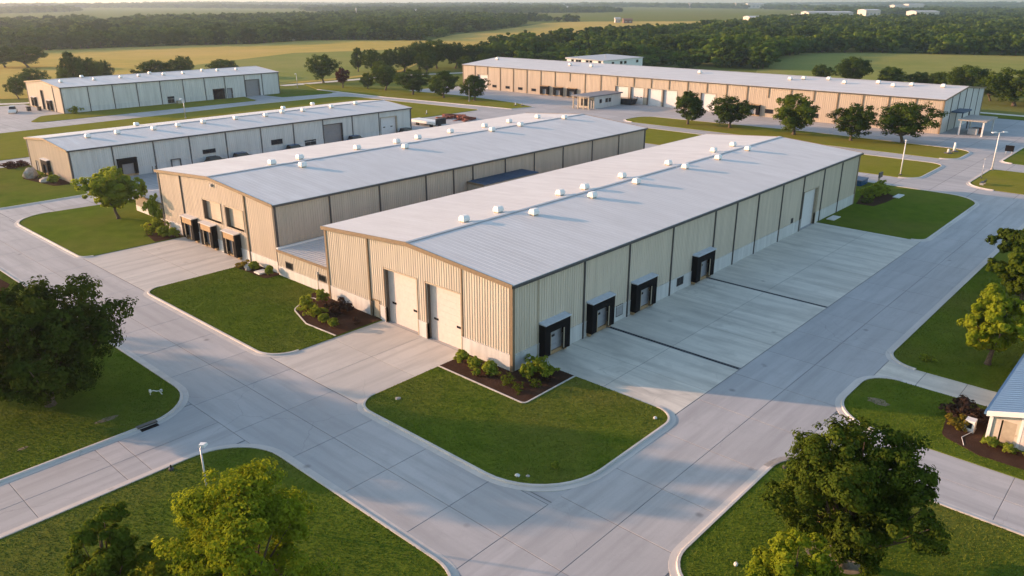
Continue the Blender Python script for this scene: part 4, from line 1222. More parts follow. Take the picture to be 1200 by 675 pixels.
wood_edge([(-60, 62), (50, 58.3), (200, 53.2), (300, 50.8), (345, 47.3), (425, 46.3), (500, 47)], 70, 'tree in the front edge of the wood behind the golden field', 'front trees of the left hand wood')
wood_edge([(560, 66), (600, 59), (640, 55), (720, 45.5), (800, 39), (870, 33)], 30, 'tree along the near edge of the pale golden field', 'trees below the pale golden field')

def gn_wood(name, label, pts, protos, zscale=(0.85, 1.3), smin=0.9, smax=1.35):
    n = len(pts)
    me = bpy.data.meshes.new(name)
    me.from_pydata([tuple(map(float, p)) for p in pts], [], [])
    sc = rng.uniform(smin, smax, n).astype(np.float32)
    hz = (sc * rng.uniform(*zscale, n)).astype(np.float32)
    vec = np.stack([sc, sc, hz], 1).astype(np.float32)
    rot = np.zeros((n, 3), np.float32); rot[:, 2] = rng.uniform(0, 6.28, n)
    for nm, dt, arr in (('tscale', 'FLOAT_VECTOR', vec), ('trot', 'FLOAT_VECTOR', rot)):
        at = me.attributes.new(nm, dt, 'POINT'); at.data.foreach_set('vector', arr.ravel())
    at = me.attributes.new('tvar', 'INT', 'POINT'); at.data.foreach_set('value', rng.integers(0, len(protos), n).astype(np.int32))
    o = bpy.data.objects.new(name, me); COL.objects.link(o)
    tag(o, label, kind='stuff')
    ng = bpy.data.node_groups.new(name, 'GeometryNodeTree')
    ng.interface.new_socket('Geometry', in_out='INPUT', socket_type='NodeSocketGeometry')
    ng.interface.new_socket('Geometry', in_out='OUTPUT', socket_type='NodeSocketGeometry')
    gi, go = ng.nodes.new('NodeGroupInput'), ng.nodes.new('NodeGroupOutput')
    jn = ng.nodes.new('GeometryNodeJoinGeometry')
    for po in protos:
        oi = ng.nodes.new('GeometryNodeObjectInfo'); oi.inputs['Object'].default_value = po
        g2 = ng.nodes.new('GeometryNodeGeometryToInstance')
        ng.links.new(oi.outputs['Geometry'], g2.inputs[0]); ng.links.new(g2.outputs[0], jn.inputs[0])
    ip = ng.nodes.new('GeometryNodeInstanceOnPoints'); ip.inputs['Pick Instance'].default_value = True
    def attr(nm, dt):
        a = ng.nodes.new('GeometryNodeInputNamedAttribute'); a.data_type = dt; a.inputs['Name'].default_value = nm
        return a.outputs[0]
    ng.links.new(gi.outputs[0], ip.inputs['Points']); ng.links.new(jn.outputs[0], ip.inputs['Instance'])
    ng.links.new(attr('tvar', 'INT'), ip.inputs['Instance Index'])
    ng.links.new(attr('trot', 'FLOAT_VECTOR'), ip.inputs['Rotation']); ng.links.new(attr('tscale', 'FLOAT_VECTOR'), ip.inputs['Scale'])
    ng.links.new(ip.outputs[0], go.inputs[0])
    md = o.modifiers.new('trees', 'NODES'); md.node_group = ng
    return o
def proto_objs(geos):
    out = []
    for tr, cr in geos:
        o = bpy.data.objects.new('tree_source', cr)
        out.append(o)
    return out
PW, PF = proto_objs(WOODT), proto_objs(FART)
def scatter(poly_px, spacing):
    w = np.array([U(*p) for p in poly_px])
    lo, hi = w.min(0), w.max(0)
    nx, ny = int((hi[0] - lo[0]) / spacing) + 1, int((hi[1] - lo[1]) / spacing) + 1
    gx, gy = np.meshgrid(lo[0] + np.arange(nx) * spacing, lo[1] + np.arange(ny) * spacing)
    x = (gx + rng.uniform(-0.5, 0.5, gx.shape) * spacing * 0.9).ravel(); y = (gy + rng.uniform(-0.5, 0.5, gy.shape) * spacing * 0.9).ravel()
    k = in_poly(x, y, [tuple(p) for p in w])
    x, y = x[k], y[k]
    return np.stack([x, y, hill_h(x, y) - 0.1], 1)
gn_wood('woodland', 'dense broadleaf wood behind the long warehouse and its field', scatter([(545, 82), (600, 60), (640, 56), (720, 46.5), (800, 40), (880, 33), (905, 25.5), (1500, 24.5), (1500, 66), (1260, 66), (1100, 62.5), (1000, 60.5), (940, 61.5), (896, 68), (886, 80), (700, 84), (600, 84)], 13.6), PW, (0.50, 0.85), 1.05, 1.8)
gn_wood('woodland', 'dense broadleaf wood behind the golden field', scatter([(-400, 66), (-400, 30), (520, 30), (620, 27), (600, 32.5), (530, 40.5), (505, 46.5), (425, 46), (345, 47), (300, 50.5), (200, 53), (50, 58), (-60, 62)], 13.8), PW, (0.50, 0.85), 1.05, 1.8)
FARB = [(947, 999, 15.6, 22.5), (1014, 1031, 13, 20.5), (1048, 1060, 7, 11.5), (1064, 1083, 6, 11.5), (1073, 1100, 14.5, 21), (935, 942, 18.5, 23), (876, 895, 5.2, 9.5), (879, 901, 21, 25.5), (121, 144, 26, 30), (484, 491, 12, 15.5), (658, 666, 8, 11)]
# farther country: woods broken by clearings
def far_scatter(n, d0, d1, smin):
    t = rng.uniform(0, 1, n)
    d = np.sqrt(d0 ** 2 + (d1 ** 2 - d0 ** 2) * t)
    a = YAW + rng.uniform(-0.86, 0.86, n)
    x, y = CAM[0] + d * np.cos(a), CAM[1] + d * np.sin(a)
    patch_ = np.sin(x / 330 + 0.7 * np.sin(y / 430)) * np.sin(y / 360 + 0.5 * np.sin(x / 270)) + 0.45 * np.sin((x + y) / 700)
    q = proj(np.stack([x, y, np.zeros(n)], 1))
    k = (patch_ > -0.12)
    for f in ([(505, 47), (530, 41), (600, 33), (640, 27), (690, 25.2), (810, 25), (900, 24.2), (890, 33), (800, 40), (720, 46), (640, 56), (560, 62)], [(830, 14.6), (880, 12.8), (905, 13.3), (850, 16.2)]):
        k &= ~in_poly(q[:, 0], q[:, 1], f)
    for x0, x1, yt, yb in FARB:
        k &= ~((q[:, 0] > x0 - 1) & (q[:, 0] < x1 + 1) & (q[:, 1] > yb - 2.5) & (q[:, 1] < yb + 4.0))
    k &= (q[:, 1] < np.where(q[:, 0] < 560, 30.5, 25.5))
    x, y = x[k], y[k]
    return np.stack([x, y, hill_h(x, y) - 0.2], 1)
gn_wood('woodland', 'hazy wooded country beyond the fields', far_scatter(34000, 900, 2600, 1), PF, (0.6, 0.85), 1.1, 1.7)
gn_wood('woodland', 'far blue wooded country near the horizon', far_scatter(30000, 2600, 7600, 1), PF, (0.3, 0.5), 2.2, 3.6)

# shrubs
def shrub_mesh(seed, mat, leaves=900, leaf=0.16, ragged=0.0):
    r = np.random.default_rng(seed)
    cl = [(np.array((0, 0, 0.5)) + r.normal(size=3) * np.array((0.20, 0.20, 0.14)) * (1 + ragged), 0.34 * r.uniform(0.8, 1.1)) for _ in range(12)]
    if not ragged:
        cl = [(np.array((0, 0, 0.45)) + 0.22 * np.array((math.cos(k * 2.4) * (1 - (k / 7) ** 2) ** .5, math.sin(k * 2.4) * (1 - (k / 7) ** 2) ** .5, k / 7)), 0.27) for k in range(-4, 7)]
    p, nn, t = crown_points(r, leaves, cl, puffs=6)
    p[:, 2] = np.maximum(p[:, 2], 0.02)
    m = MB()
    for k in range(4):
        a = k * 1.6 + seed
        m.tube([(0, 0, -0.05), (0.1 * math.cos(a), 0.1 * math.sin(a), 0.3), (0.24 * math.cos(a), 0.24 * math.sin(a), 0.6)], [0.03, 0.02, 0.008], 4, False)
    return m.mesh('stem', 'bark'), leaf_mesh('foliage', p, nn, leaf * r.uniform(0.7, 1.3, len(p)), t, mat, r)
SH = {'ball': shrub_mesh(1, 'shrub_leaf', 3200, 0.10), 'ball2': shrub_mesh(2, 'shrub_leaf', 3200, 0.10), 'dark': shrub_mesh(3, 'fresh_leaf', 2600, 0.11, 0.15), 'plum': shrub_mesh(4, 'plum_leaf', 1500, 0.15, 0.5), 'gold': shrub_mesh(5, 'gold_leaf', 1300, 0.14, 0.3), 'thin': shrub_mesh(6, 'olive_leaf', 500, 0.13, 0.8), 'red': shrub_mesh(7, 'red_leaf', 900, 0.16, 0.4)}
def shrub(label, x, y, w, h, kind, group=None, z=0.12):
    t = thing('shrub', label, 'shrub', (x, y, z), group, x * 3.1 + y)
    t.scale = (w * 0.86, w * 0.86, h * 0.88)
    st, fo = SH[kind]
    for nm, me in (('stem', st), ('foliage', fo)):
        o = bpy.data.objects.new(nm, me); COL.objects.link(o); o.parent = t
for a in (('round light green shrub nearest the second white gable door', -1.7, 4.45, 1.75, 1.6, 'ball'), ('round light green shrub second from the gable door', -1.85, 2.75, 1.75, 1.55, 'ball2'), ('round light green shrub third from the gable door', -1.75, 0.95, 1.9, 1.7, 'ball'),
          ('smallest round shrub in front of the third ball', -2.6, 1.75, 1.0, 0.9, 'ball2'), ('thin sparse shrub on the mulch before the corner', -2.2, -1.2, 1.15, 1.1, 'thin'), ('bright leafy shrub at the near warehouse corner', -0.2, -1.9, 1.8, 2.0, 'ball2'), ('dark leafy shrub beside the first loading dock', 1.4, -1.9, 2.1, 1.7, 'dark'),
          ('small thin plant at the front of the corner bed', -2.3, -2.7, 0.9, 0.8, 'thin'), ('small olive plant at the right of the corner bed', -0.9, -3.4, 0.9, 0.85, 'thin'), ('tiny purple plant in the corner bed', 0.8, -3.2, 0.8, 0.7, 'plum'),
          ('dark shrub at the back of the curved mulch bed', -3.5, 25.3, 1.9, 1.7, 'dark'), ('bright shrub beside the link building corner', -1.3, 25.9, 1.8, 1.9, 'ball2'), ('small round shrub first on the bed edge', -4.1, 23.1, 1.5, 1.2, 'dark'), ('small round shrub second on the bed edge', -4.4, 21.2, 1.5, 1.2, 'ball'), ('small round shrub third on the bed edge', -4.5, 19.5, 1.5, 1.2, 'ball2'),
          ('large dark plum shrub in the curved mulch bed', -2.1, 21.9, 2.0, 1.7, 'plum'), ('tiny plant on the bare mulch by the service door', -2.3, 18.6, 0.9, 0.7, 'plum'),
          ('yellow green shrub right of the gable docks', -0.9, 42.6, 1.6, 1.1, 'gold'), ('low green shrub beside the yellow one', -0.4, 40.9, 1.8, 1.3, 'ball'), ('upright green shrub at the second warehouse corner', -0.4, 37.6, 1.4, 1.6, 'ball2'),
          ('bright bush at the front of the bed left of the docks', -1.3, 62.2, 2.4, 2.0, 'ball'), ('rounded green bush beside the first gable dock', -0.5, 60.9, 2.0, 1.8, 'ball2'), ('dark bush behind the bright one left of the docks', -0.6, 65.2, 2.4, 2.0, 'dark'), ('pale low shrub at the left of the dock bed', -1.9, 64.4, 1.4, 1.1, 'thin'), ('tall narrow dark shrub against the lean-to wall', 0.9, 69.3, 2.2, 4.6, 'dark'),
          ('rounded shrub at the third warehouse gable corner', 0.9, 108.6, 2.6, 2.0, 'ball2'), ('low shrub between the gable boulders', 1.1, 112.8, 2.2, 1.4, 'thin'), ('reddish low hedge shrub at the far corner of the third warehouse', 0.2, 129.0, 3.4, 1.5, 'red'), ('second reddish hedge shrub at the far corner', 2.6, 129.4, 2.8, 1.4, 'red'),
          ('dark round bush at the far left warehouse corner', 38.6, 201.4, 2.4, 2.2, 'dark'),
          ('golden round shrub on the mulch by the blue roofed building', 15.2, -31.0 + 0.2, 1.4, 1.3, 'gold'), ('dark plum shrub under the blue roof edge', 17.6, -31.2, 2.3, 1.5, 'plum'), ('second dark plum shrub under the blue roof edge', 16.6, -30.6, 1.9, 1.3, 'plum'),
          ('bright green shrub at the corner of the cream wall', 14.0, -33.3, 1.5, 1.0, 'ball'), ('bright green shrub second along the cream wall', 13.9, -34.5, 1.3, 0.95, 'ball2'), ('bright green shrub third along the cream wall', 13.9, -35.8, 1.3, 0.95, 'ball'),
          ('dark shrub first in the end lawn bed', 85.3, -0.9, 2.3, 2.1, 'dark'), ('dark shrub second in the end lawn bed', 87.6, -1.0, 2.3, 2.3, 'dark'), ('dark shrub third in the end lawn bed', 90.0, -0.8, 2.2, 2.4, 'dark'),
          ('small round clipped shrub on the near lawn', -9.05, -12.1, 0.75, 0.8, 'ball'), ('small dark green mound on the right lawn', 26.3, -25.8, 0.9, 0.6, 'dark'),
          ('low dark bush between the two bottom left trees', -32.0, -3.2, 3.2, 2.6, 'dark'), ('low plant on the planted strip by the warehouse end', 81.6, -1.6, 1.6, 0.9, 'thin')):
    shrub(*a)

# loose foliage litter under the big lower right tree: a dry brush heap
r_ = np.random.default_rng(8)
X, Y = U(990, 628)
p = np.stack([X + r_.normal(size=500) * 0.55, Y + r_.normal(size=500) * 0.8, 0.12 + np.abs(r_.normal(size=500)) * 0.28], 1)
o = link('brush_heap', leaf_mesh('brush_heap', p, r_.normal(size=(500, 3)), np.full(500, 0.28), r_.uniform(0, 1, 500), 'oak_leaf', r_, 0.12))
o.data.materials.clear(); o.data.materials.append(MATS['dry_brush'])
tag(o, 'heap of dry orange brushwood under the lower right tree', 'brush')

# ------------------------------------------------------------------ lamps, posts and small things
def lamp_post(label, x, y, h, arm=0.9, ang=0.0, r=0.075, heads=1, z=0.09, mat='pole_white'):
    t = thing('lamp_post', label, 'lamp', (x, y, z), 'lamp posts', ang)
    b = MB(); b.lathe([(r * 2.4, 0), (r * 2.4, 0.25), (r * 1.5, 0.32), (r * 1.2, 0.5)], 10)
    o = bpy.data.objects.new('base', b.mesh('base', 'rock')); COL.objects.link(o); o.parent = t
    b = MB(); b.tube([(0, 0, 0.3), (0, 0, h)], [r * 1.15, r * 0.75], 10)
    o = bpy.data.objects.new('pole', b.mesh('pole', mat, True)); COL.objects.link(o); o.parent = t
    for k in range(heads):
        s = 1 if k == 0 else -1
        b = MB(); b.tube([(0, 0, h - 0.12), (s * arm * 0.5, 0, h + 0.04), (s * arm * 0.7, 0, h + 0.04)], r * 0.6, 8)
        o = bpy.data.objects.new('arm', b.mesh('arm', mat, True)); COL.objects.link(o); o.parent = t
        b = MB(); b.hexa([(s * arm * 0.55, -0.2, h - 0.04), (s * (arm + 0.35), -0.24, h - 0.04), (s * (arm + 0.35), 0.24, h - 0.04), (s * arm * 0.55, 0.2, h - 0.04)], [(s * arm * 0.6, -0.14, h + 0.14), (s * (arm + 0.3), -0.18, h + 0.10), (s * (arm + 0.3), 0.18, h + 0.10), (s * arm * 0.6, 0.14, h + 0.14)])
        o = bpy.data.objects.new('lamp_head', b.mesh('lamp_head', 'white_paint')); COL.objects.link(o); o.parent = t
lamp_post('pale lamp post rising beside the yellow green tree at the lower left', -27.4, 0.2, 5.0, 0.2, R(40), 0.06, mat='steel')
lamp_post('tall lamp post with two broad heads on the corner lawn', 123.9, -9.9, 7.0, 1.3, R(-35), 0.11, 2)
lamp_post('slim lamp post beside the road behind the third warehouse', 133.3, 139.0, 6.0, 0.6, R(200), 0.12, mat='steel')
lamp_post('lamp post on the lawn before the far left warehouse', 54.6, 168.8, 5.2, 0.9, R(200), 0.10, mat='steel')
lamp_post('thin lamp post at the end of the far left warehouse', 119.5, 214, 5.0, 0.5, R(200), 0.09, mat='steel')
def post(name, label, cat, x, y, h, r, mat, cap=True, z=0.09):
    t = thing(name, label, cat, (x, y, z))
    b = MB(); b.tube([(0, 0, 0), (0, 0, h)], [r, r * 0.8], 10)
    o = bpy.data.objects.new('shaft', b.mesh('shaft', mat, True)); COL.objects.link(o); o.parent = t
    b = MB(); b.lathe([(r * 3, 0), (r * 3, 0.15), (r * 1.4, 0.2)], 10)
    o = bpy.data.objects.new('foot', b.mesh('foot', 'charcoal_trim')); COL.objects.link(o); o.parent = t
    if cap:
        b = MB(); b.lathe([(r * 0.8, h - 0.02), (r * 1.8, h + 0.05), (r * 1.6, h + 0.16), (r * 0.4, h + 0.24)], 10)
        o = bpy.data.objects.new('cap', b.mesh('cap', mat)); COL.objects.link(o); o.parent = t
    return t
post('flag_pole', 'bare white pole on the sunny lawn beyond the main warehouse', 'pole', 107.4, 1.4, 6.2, 0.11, 'pole_white')
post('thin_pole', 'thin grey pole on the edge of the corner lawn', 'pole', 114.2, -10.3, 3.4, 0.05, 'steel')
post('bollard', 'short pale bollard at the tip of the tree row lawn', 'bollard', 137.0, 1.0, 0.9, 0.28, 'white_rock', False)
post('bollard', 'taller white bollard at the tip of the tree row lawn', 'bollard', 139.9, 0.6, 1.9, 0.28, 'white_paint', False)
post('marker_post', 'small white marker on the lawn by the third warehouse end', 'post', *U(500, 134), 1.0, 0.12, 'white_paint', False)
post('marker_post', 'left of two small pale markers by the roadside trees tip', 'post', *U(604, 124), 0.9, 0.16, 'white_paint', False)
post('marker_post', 'right of two small pale markers by the roadside trees tip', 'post', *U(612, 124.3), 0.7, 0.16, 'tan_trim', False)
post('marker_post', 'tiny dark post at the lower right kerb corner', 'post', 1.6, -23.6, 0.45, 0.05, 'dock_rubber', False)
post('marker_post', 'tiny dark post at the side road kerb', 'post', -26.6, 7.2, 0.4, 0.06, 'dock_rubber', False)
def boxes(name, label, cat, parts, group=None):
    allx = [q for p in parts for q in p[1][:2]]; ally = [q for p in parts for q in p[1][2:4]]
    t = thing(name, label, cat, (sum(allx) / len(allx), sum(ally) / len(ally), min(p[1][4] for p in parts)), group)
    for nm, b, mat in parts:
        MB().box(*b).build(nm, mat, t)
    return t
boxes('notice_board', 'black notice board on short posts near the right edge', 'sign', [('panel', (145.4, 145.6, -9.2, -7.6, 0.5, 1.7), 'dock_rubber'), ('leg', (145.4, 145.6, -9.0, -8.85, 0.0, 0.5), 'steel'), ('leg', (145.4, 145.6, -7.95, -7.8, 0.0, 0.5), 'steel')])
boxes('bench', 'dark bench at the rounded tip of the corner lawn', 'bench', [('seat', (107.9, 109.6, -12.0, -11.4, 0.45, 0.53), 'charcoal_trim'), ('backrest', (107.9, 109.6, -12.08, -12.0, 0.5, 0.95), 'charcoal_trim'), ('leg', (108.0, 108.1, -12.0, -11.4, 0.1, 0.45), 'steel'), ('leg', (109.4, 109.5, -12.0, -11.4, 0.1, 0.45), 'steel')])
boxes('garden_sign', 'small curved signpost behind the shrubs on the end lawn', 'sign', [('post', (92.9, 93.15, 0.5, 0.75, 0.1, 2.2), 'tan_trim'), ('panel', (92.6, 94.2, 0.5, 0.7, 2.0, 2.9), 'charcoal_trim')])
boxes('ground_slab', 'white slab lying on the end lawn beside the shrubs', 'slab', [('slab_top', (88.2, 91.0, -4.3, -3.3, 0.09, 0.22), 'white_rock'), ('slab_base', (88.3, 90.9, -4.2, -3.4, 0.05, 0.10), 'rock')])
boxes('ground_slab', 'white slab by the foot of the main warehouse far end', 'slab', [('slab_top', (67.6, 70.2, -1.7, -0.6, 0.09, 0.22), 'white_rock'), ('slab_base', (67.7, 70.1, -1.6, -0.7, 0.05, 0.10), 'rock')])
boxes('blue_bin', 'low dark blue container behind the main warehouse far corner', 'container', [('body', (93.0, 96.2, 3.4, 6.6, 0.1, 1.0), 'car_blue'), ('lid', (92.9, 96.3, 3.3, 6.7, 1.0, 1.12), 'dark_blue_roof')])
boxes('storm_drain', 'dark storm drain inlet in the left kerb', 'drain', [('grate', (-25.7, -24.4, 13.75, 14.15, 0.03, 0.075), 'dock_rubber'), ('hood', (-25.8, -24.3, 14.22, 14.6, 0.1, 0.2), 'charcoal_trim')])
t = thing('hydrant_pipe', 'small white looped pipe on the left lawn near the kerb', 'pipe', (-22.4, 18.6, 0.1))
MB().tube([(-22.75, 18.9, 0.1), (-22.72, 18.85, 0.42), (-22.55, 18.7, 0.5), (-22.35, 18.55, 0.42), (-22.2, 18.4, 0.45), (-22.05, 18.3, 0.1)], 0.04, 8).build('pipe', 'white_paint', t)
MB().box(-22.8, -22.65, 18.78, 18.95, 0.36, 0.58).build('valve', 'white_paint', t)
MB().box(-22.15, -22.0, 18.22, 18.4, 0.36, 0.55).build('valve', 'steel', t)
def rock(label, x, y, r, h, mat='rock', seed=1, z=0.08, name='boulder'):
    q = random.Random(seed)
    b = MB()
    prof = [(0.75, 0.0), (1.0, 0.25), (0.95, 0.6), (0.6, 0.92), (0.15, 1.0)]
    b.lathe([(a * r, zz * h) for a, zz in prof], 9)
    b.v = [(vx * q.uniform(0.8, 1.15), vy * q.uniform(0.8, 1.15), vz * q.uniform(0.9, 1.08)) for vx, vy, vz in b.v]
    o = link(name, b.mesh(name, mat), None, (x, y, z))
    tag(o, label, 'rock')
rock('white stone lying on the near lawn', -11.35, -10.7, 0.18, 0.16, 'white_rock', 1)
rock('small tan stone beside the white stone on the near lawn', -10.9, -11.25, 0.14, 0.1, 'rock', 2)
rock('pair of white stones at the kerb tip of the near lawn', 1.4, -13.4, 0.15, 0.18, 'white_rock', 3)
rock('flat tan stone at the left of the near lawn', -9.7, 3.6, 0.24, 0.1, 'rock', 4)
rock('large beige boulder at the third warehouse gable', -0.2, 116.6, 1.2, 1.9, 'rock', 5)
rock('low grey boulder at the third warehouse gable', 0.6, 110.9, 1.3, 0.9, 'rock', 6)
rock('grey stone beside the gable docks', -0.6, 41.9, 0.5, 0.55, 'white_rock', 7)
rock('small grey stone beside the gable docks', -1.0, 41.2, 0.35, 0.4, 'rock', 8)
boxes('ground_slab', 'white slab by the second warehouse corner shrubs', 'slab', [('slab_top', (-1.1, 0.1, 38.6, 39.8, 0.09, 0.3), 'white_rock'), ('slab_base', (-1.0, 0.0, 38.7, 39.7, 0.05, 0.10), 'rock')])
rock('white stone at the bottom right lawn beside the yellow green tree', *U(862, 664), 0.14, 0.22, 'white_rock', 9)

# rusty scrap heap and long trailer in the yard behind the second warehouse
t = thing('scrap_heap', 'rusty red heap of scrap in the yard behind the third warehouse', 'scrap', (103.5, 113.5, 0))
q = random.Random(4)
for k in range(26):
    x, y = 103.5 + q.uniform(-1.8, 2.6), 113.5 + q.uniform(-5.0, 4.2)
    l, w, h = q.uniform(0.6, 2.2), q.uniform(0.2, 0.7), q.uniform(0.2, 0.8)
    a = q.uniform(0, 3.1); zc = q.uniform(0.0, 0.35)
    fn = lambda u, v, z_: (x + u * math.cos(a) - v * math.sin(a), y + u * math.sin(a) + v * math.cos(a), z_ + 0.1 * u * (1 if z_ > zc else 0.6))
    MB().box(-l, l, -w, w, zc, zc + h, fn).build('scrap_piece', 'rust', t)
def vehicle(name, label, cat, x, y, rz, L, Wd, H, paint, cabin, group=None, z=0.0):
    """cabin: (start, end) as fractions of the length, from the rear."""
    t = thing(name, label, cat, (x, y, z), group, rz)
    def put(nm, mb, mat, par=t, smooth=False):
        o = bpy.data.objects.new(nm, mb.mesh(nm, mat, smooth)); COL.objects.link(o); o.parent = par; return o
    h0, h1 = 0.32, H * 0.58
    b = MB(); w = Wd / 2
    b.hexa([(-L / 2, -w * .93, h0), (L / 2, -w * .9, h0), (L / 2, w * .9, h0), (-L / 2, w * .93, h0)], [(-L / 2 + .02, -w, h1 * .75), (L / 2 - .02, -w * .96, h1 * .72), (L / 2 - .02, w * .96, h1 * .72), (-L / 2 + .02, w, h1 * .75)])
    b.hexa([(-L / 2 + .02, -w, h1 * .75), (L / 2 - .02, -w * .96, h1 * .72), (L / 2 - .02, w * .96, h1 * .72), (-L / 2 + .02, w, h1 * .75)], [(-L / 2 + .12, -w * .92, h1), (L / 2 - .25, -w * .86, h1 * .92), (L / 2 - .25, w * .86, h1 * .92), (-L / 2 + .12, w * .92, h1)])
    body = put('body', b, paint)
    a, c = -L / 2 + cabin[0] * L, -L / 2 + cabin[1] * L
    b = MB(); b.hexa([(a, -w * .88, h1 * .97), (c, -w * .86, h1 * .95), (c, w * .86, h1 * .95), (a, w * .88, h1 * .97)], [(a + .28, -w * .7, H - .05), (c - .75, -w * .7, H - .05), (c - .75, w * .7, H - .05), (a + .28, w * .7, H - .05)])
    put('glass', b, 'black_glass')
    b = MB(); b.hexa([(a + .24, -w * .72, H - .06), (c - .7, -w * .72, H - .06), (c - .7, w * .72, H - .06), (a + .24, w * .72, H - .06)], [(a + .4, -w * .62, H), (c - .9, -w * .62, H), (c - .9, w * .62, H), (a + .4, w * .62, H)])
    put('cabin_roof', b, paint)
    for sx in (-.31, .32):
        for sy in (-1, 1):
            b = MB(); b.tube([(sx * L, sy * (w - .2), .33), (sx * L, sy * (w + .01), .33)], .33, 14)
            wh = put('wheel', b, 'tyre')
            b = MB(); b.tube([(sx * L, sy * (w - .02), .33), (sx * L, sy * (w + .03), .33)], .18, 10); put('rim', b, 'steel', wh)
    for sy in (-1, 1):
        put('headlight', MB().box(L / 2 - .12, L / 2 - .005, sy * w * .62 - .14, sy * w * .62 + .14, h1 * .62, h1 * .72 - .005), 'white_paint')
    return t
gp = 'cars parked along the third warehouse'
for lab, x, p in (('leftmost dark car parked along the third warehouse', 28.6, 'car_dark'), ('blue roofed car second along the third warehouse', 34.4, 'car_blue'), ('dark blue car parked mid way along the third warehouse', 46.5, 'car_blue'), ('bright blue car right of the taupe door', 62.4, 'car_blue'), ('dark car at the far end of the third warehouse', 77.2, 'car_dark')):
    vehicle('parked_car', lab, 'car', x, 103.4, R(q.uniform(-4, 4)), 4.6, 1.85, 1.75, p, (0.05, 0.72), gp)
vehicle('parked_car', 'white pickup parked at the far left warehouse gable', 'car', 27.3, 217.0, R(70), 5.6, 2.0, 1.9, 'car_white', (0.35, 0.78), gp)
t = boxes('flatbed_trailer', 'long low white trailer parked behind the second warehouse', 'trailer', [('deck', (89.0, 92.4, 106.5, 116.5, 0.7, 1.3), 'white_paint'), ('wheel', (89.1, 89.5, 108.0, 108.9, 0.0, 0.7), 'tyre'), ('wheel', (91.9, 92.3, 108.0, 108.9, 0.0, 0.7), 'tyre'), ('wheel', (89.1, 89.5, 113.2, 114.1, 0.0, 0.7), 'tyre'), ('wheel', (91.9, 92.3, 113.2, 114.1, 0.0, 0.7), 'tyre'), ('headboard', (89.0, 92.4, 106.2, 106.48, 0.7, 2.2), 'car_dark')])
boxes('waste_bin', 'dark bin standing near the white pickup', 'bin', [('body', (31.2, 32.2, 217.6, 218.6, 0.0, 1.1), 'car_dark'), ('lid', (31.1, 32.3, 217.5, 218.7, 1.1, 1.2), 'dock_rubber')])
boxes('waste_bin', 'second dark bin nearer the far left warehouse gable', 'bin', [('body', (33.6, 34.5, 216.2, 217.1, 0.0, 1.0), 'car_dark'), ('lid', (33.5, 34.6, 216.1, 217.2, 1.0, 1.1), 'dock_rubber')])
boxes('pallet_stack', 'stack of pale crates beside the far left warehouse wall', 'crates', [('crate', (68.6, 69.6, 202.0, 203.0, 0.09, 0.9), 'tan_trim'), ('crate', (69.8, 70.8, 202.0, 203.0, 0.09, 0.7), 'white_rock')])
boxes('hand_truck', 'small dark hand truck beside the third warehouse dock', 'trolley', [('frame', (16.3, 16.4, 104.2, 104.3, 0.1, 1.4), 'charcoal_trim'), ('frame', (16.9, 17.0, 104.2, 104.3, 0.1, 1.4), 'charcoal_trim'), ('plate', (16.2, 17.1, 103.7, 104.2, 0.1, 0.16), 'steel')])
boxes('dark_barrier', 'low dark barrier in the yard before the third warehouse', 'barrier', [('beam', (17.5, 20.4, 99.6, 99.85, 0.3, 0.75), 'charcoal_trim'), ('foot', (17.8, 18.0, 99.3, 100.1, 0.0, 0.3), 'steel'), ('foot', (19.9, 20.1, 99.3, 100.1, 0.0, 0.3), 'steel')])

# ------------------------------------------------------------------ grass blades on the nearer lawns
def blades(keys, per_m2, label, dmin=0, dmax=95, hh=(0.03, 0.085), ww=(0.02, 0.045)):
    r = np.random.default_rng(17)
    V_, F_ = [], []
    for k in keys:
        loop = np.array(LAWNS[k]); lo, hi = loop.min(0), loop.max(0)
        n = int((hi[0] - lo[0]) * (hi[1] - lo[1]) * per_m2)
        x, y = r.uniform(lo[0], hi[0], n), r.uniform(lo[1], hi[1], n)
        q = proj(np.stack([x, y, np.zeros(n)], 1))
        m = in_poly(x, y, [tuple(p) for p in loop]) & (q[:, 2] > max(1, dmin)) & (q[:, 2] < dmax) & (q[:, 0] > -60) & (q[:, 0] < 1260) & (q[:, 1] < 740)
        for bd in BEDS: m &= ~in_poly(x, y, bd)
        x, y = x[m], y[m]; n = len(x)
        a = r.uniform(0, 6.28, n); h = r.uniform(*hh, n); w = r.uniform(*ww, n)
        lx, ly = r.normal(size=n) * 0.05, r.normal(size=n) * 0.05
        v = np.empty((n, 3, 3))
        v[:, 0] = np.stack([x - np.cos(a) * w, y - np.sin(a) * w, np.full(n, 0.095)], 1)
        v[:, 1] = np.stack([x + np.cos(a) * w, y + np.sin(a) * w, np.full(n, 0.095)], 1)
        v[:, 2] = np.stack([x + lx, y + ly, 0.1 + h], 1)
        V_.append(v.reshape(-1, 3))
    v = np.concatenate(V_).astype(np.float32); n = len(v) // 3
    me = bpy.data.meshes.new('grass')
    me.vertices.add(3 * n); me.loops.add(3 * n); me.polygons.add(n)
    me.vertices.foreach_set('co', v.ravel())
    me.loops.foreach_set('vertex_index', np.arange(3 * n, dtype=np.int32))
    me.polygons.foreach_set('loop_start', np.arange(0, 3 * n, 3, dtype=np.int32))
    me.polygons.foreach_set('loop_total', np.full(n, 3, np.int32))
    me.materials.append(MATS['lawn_grass'])
    me.update(calc_edges=True)
    o = bpy.data.objects.new('grass', me); COL.objects.link(o)
    tag(o, label, kind='stuff')
blades(['front', 'second', 'bottomleft', 'left', 'bottomright', 'drivegap', 'right'], 110, 'short mown grass on the nearer lawns')

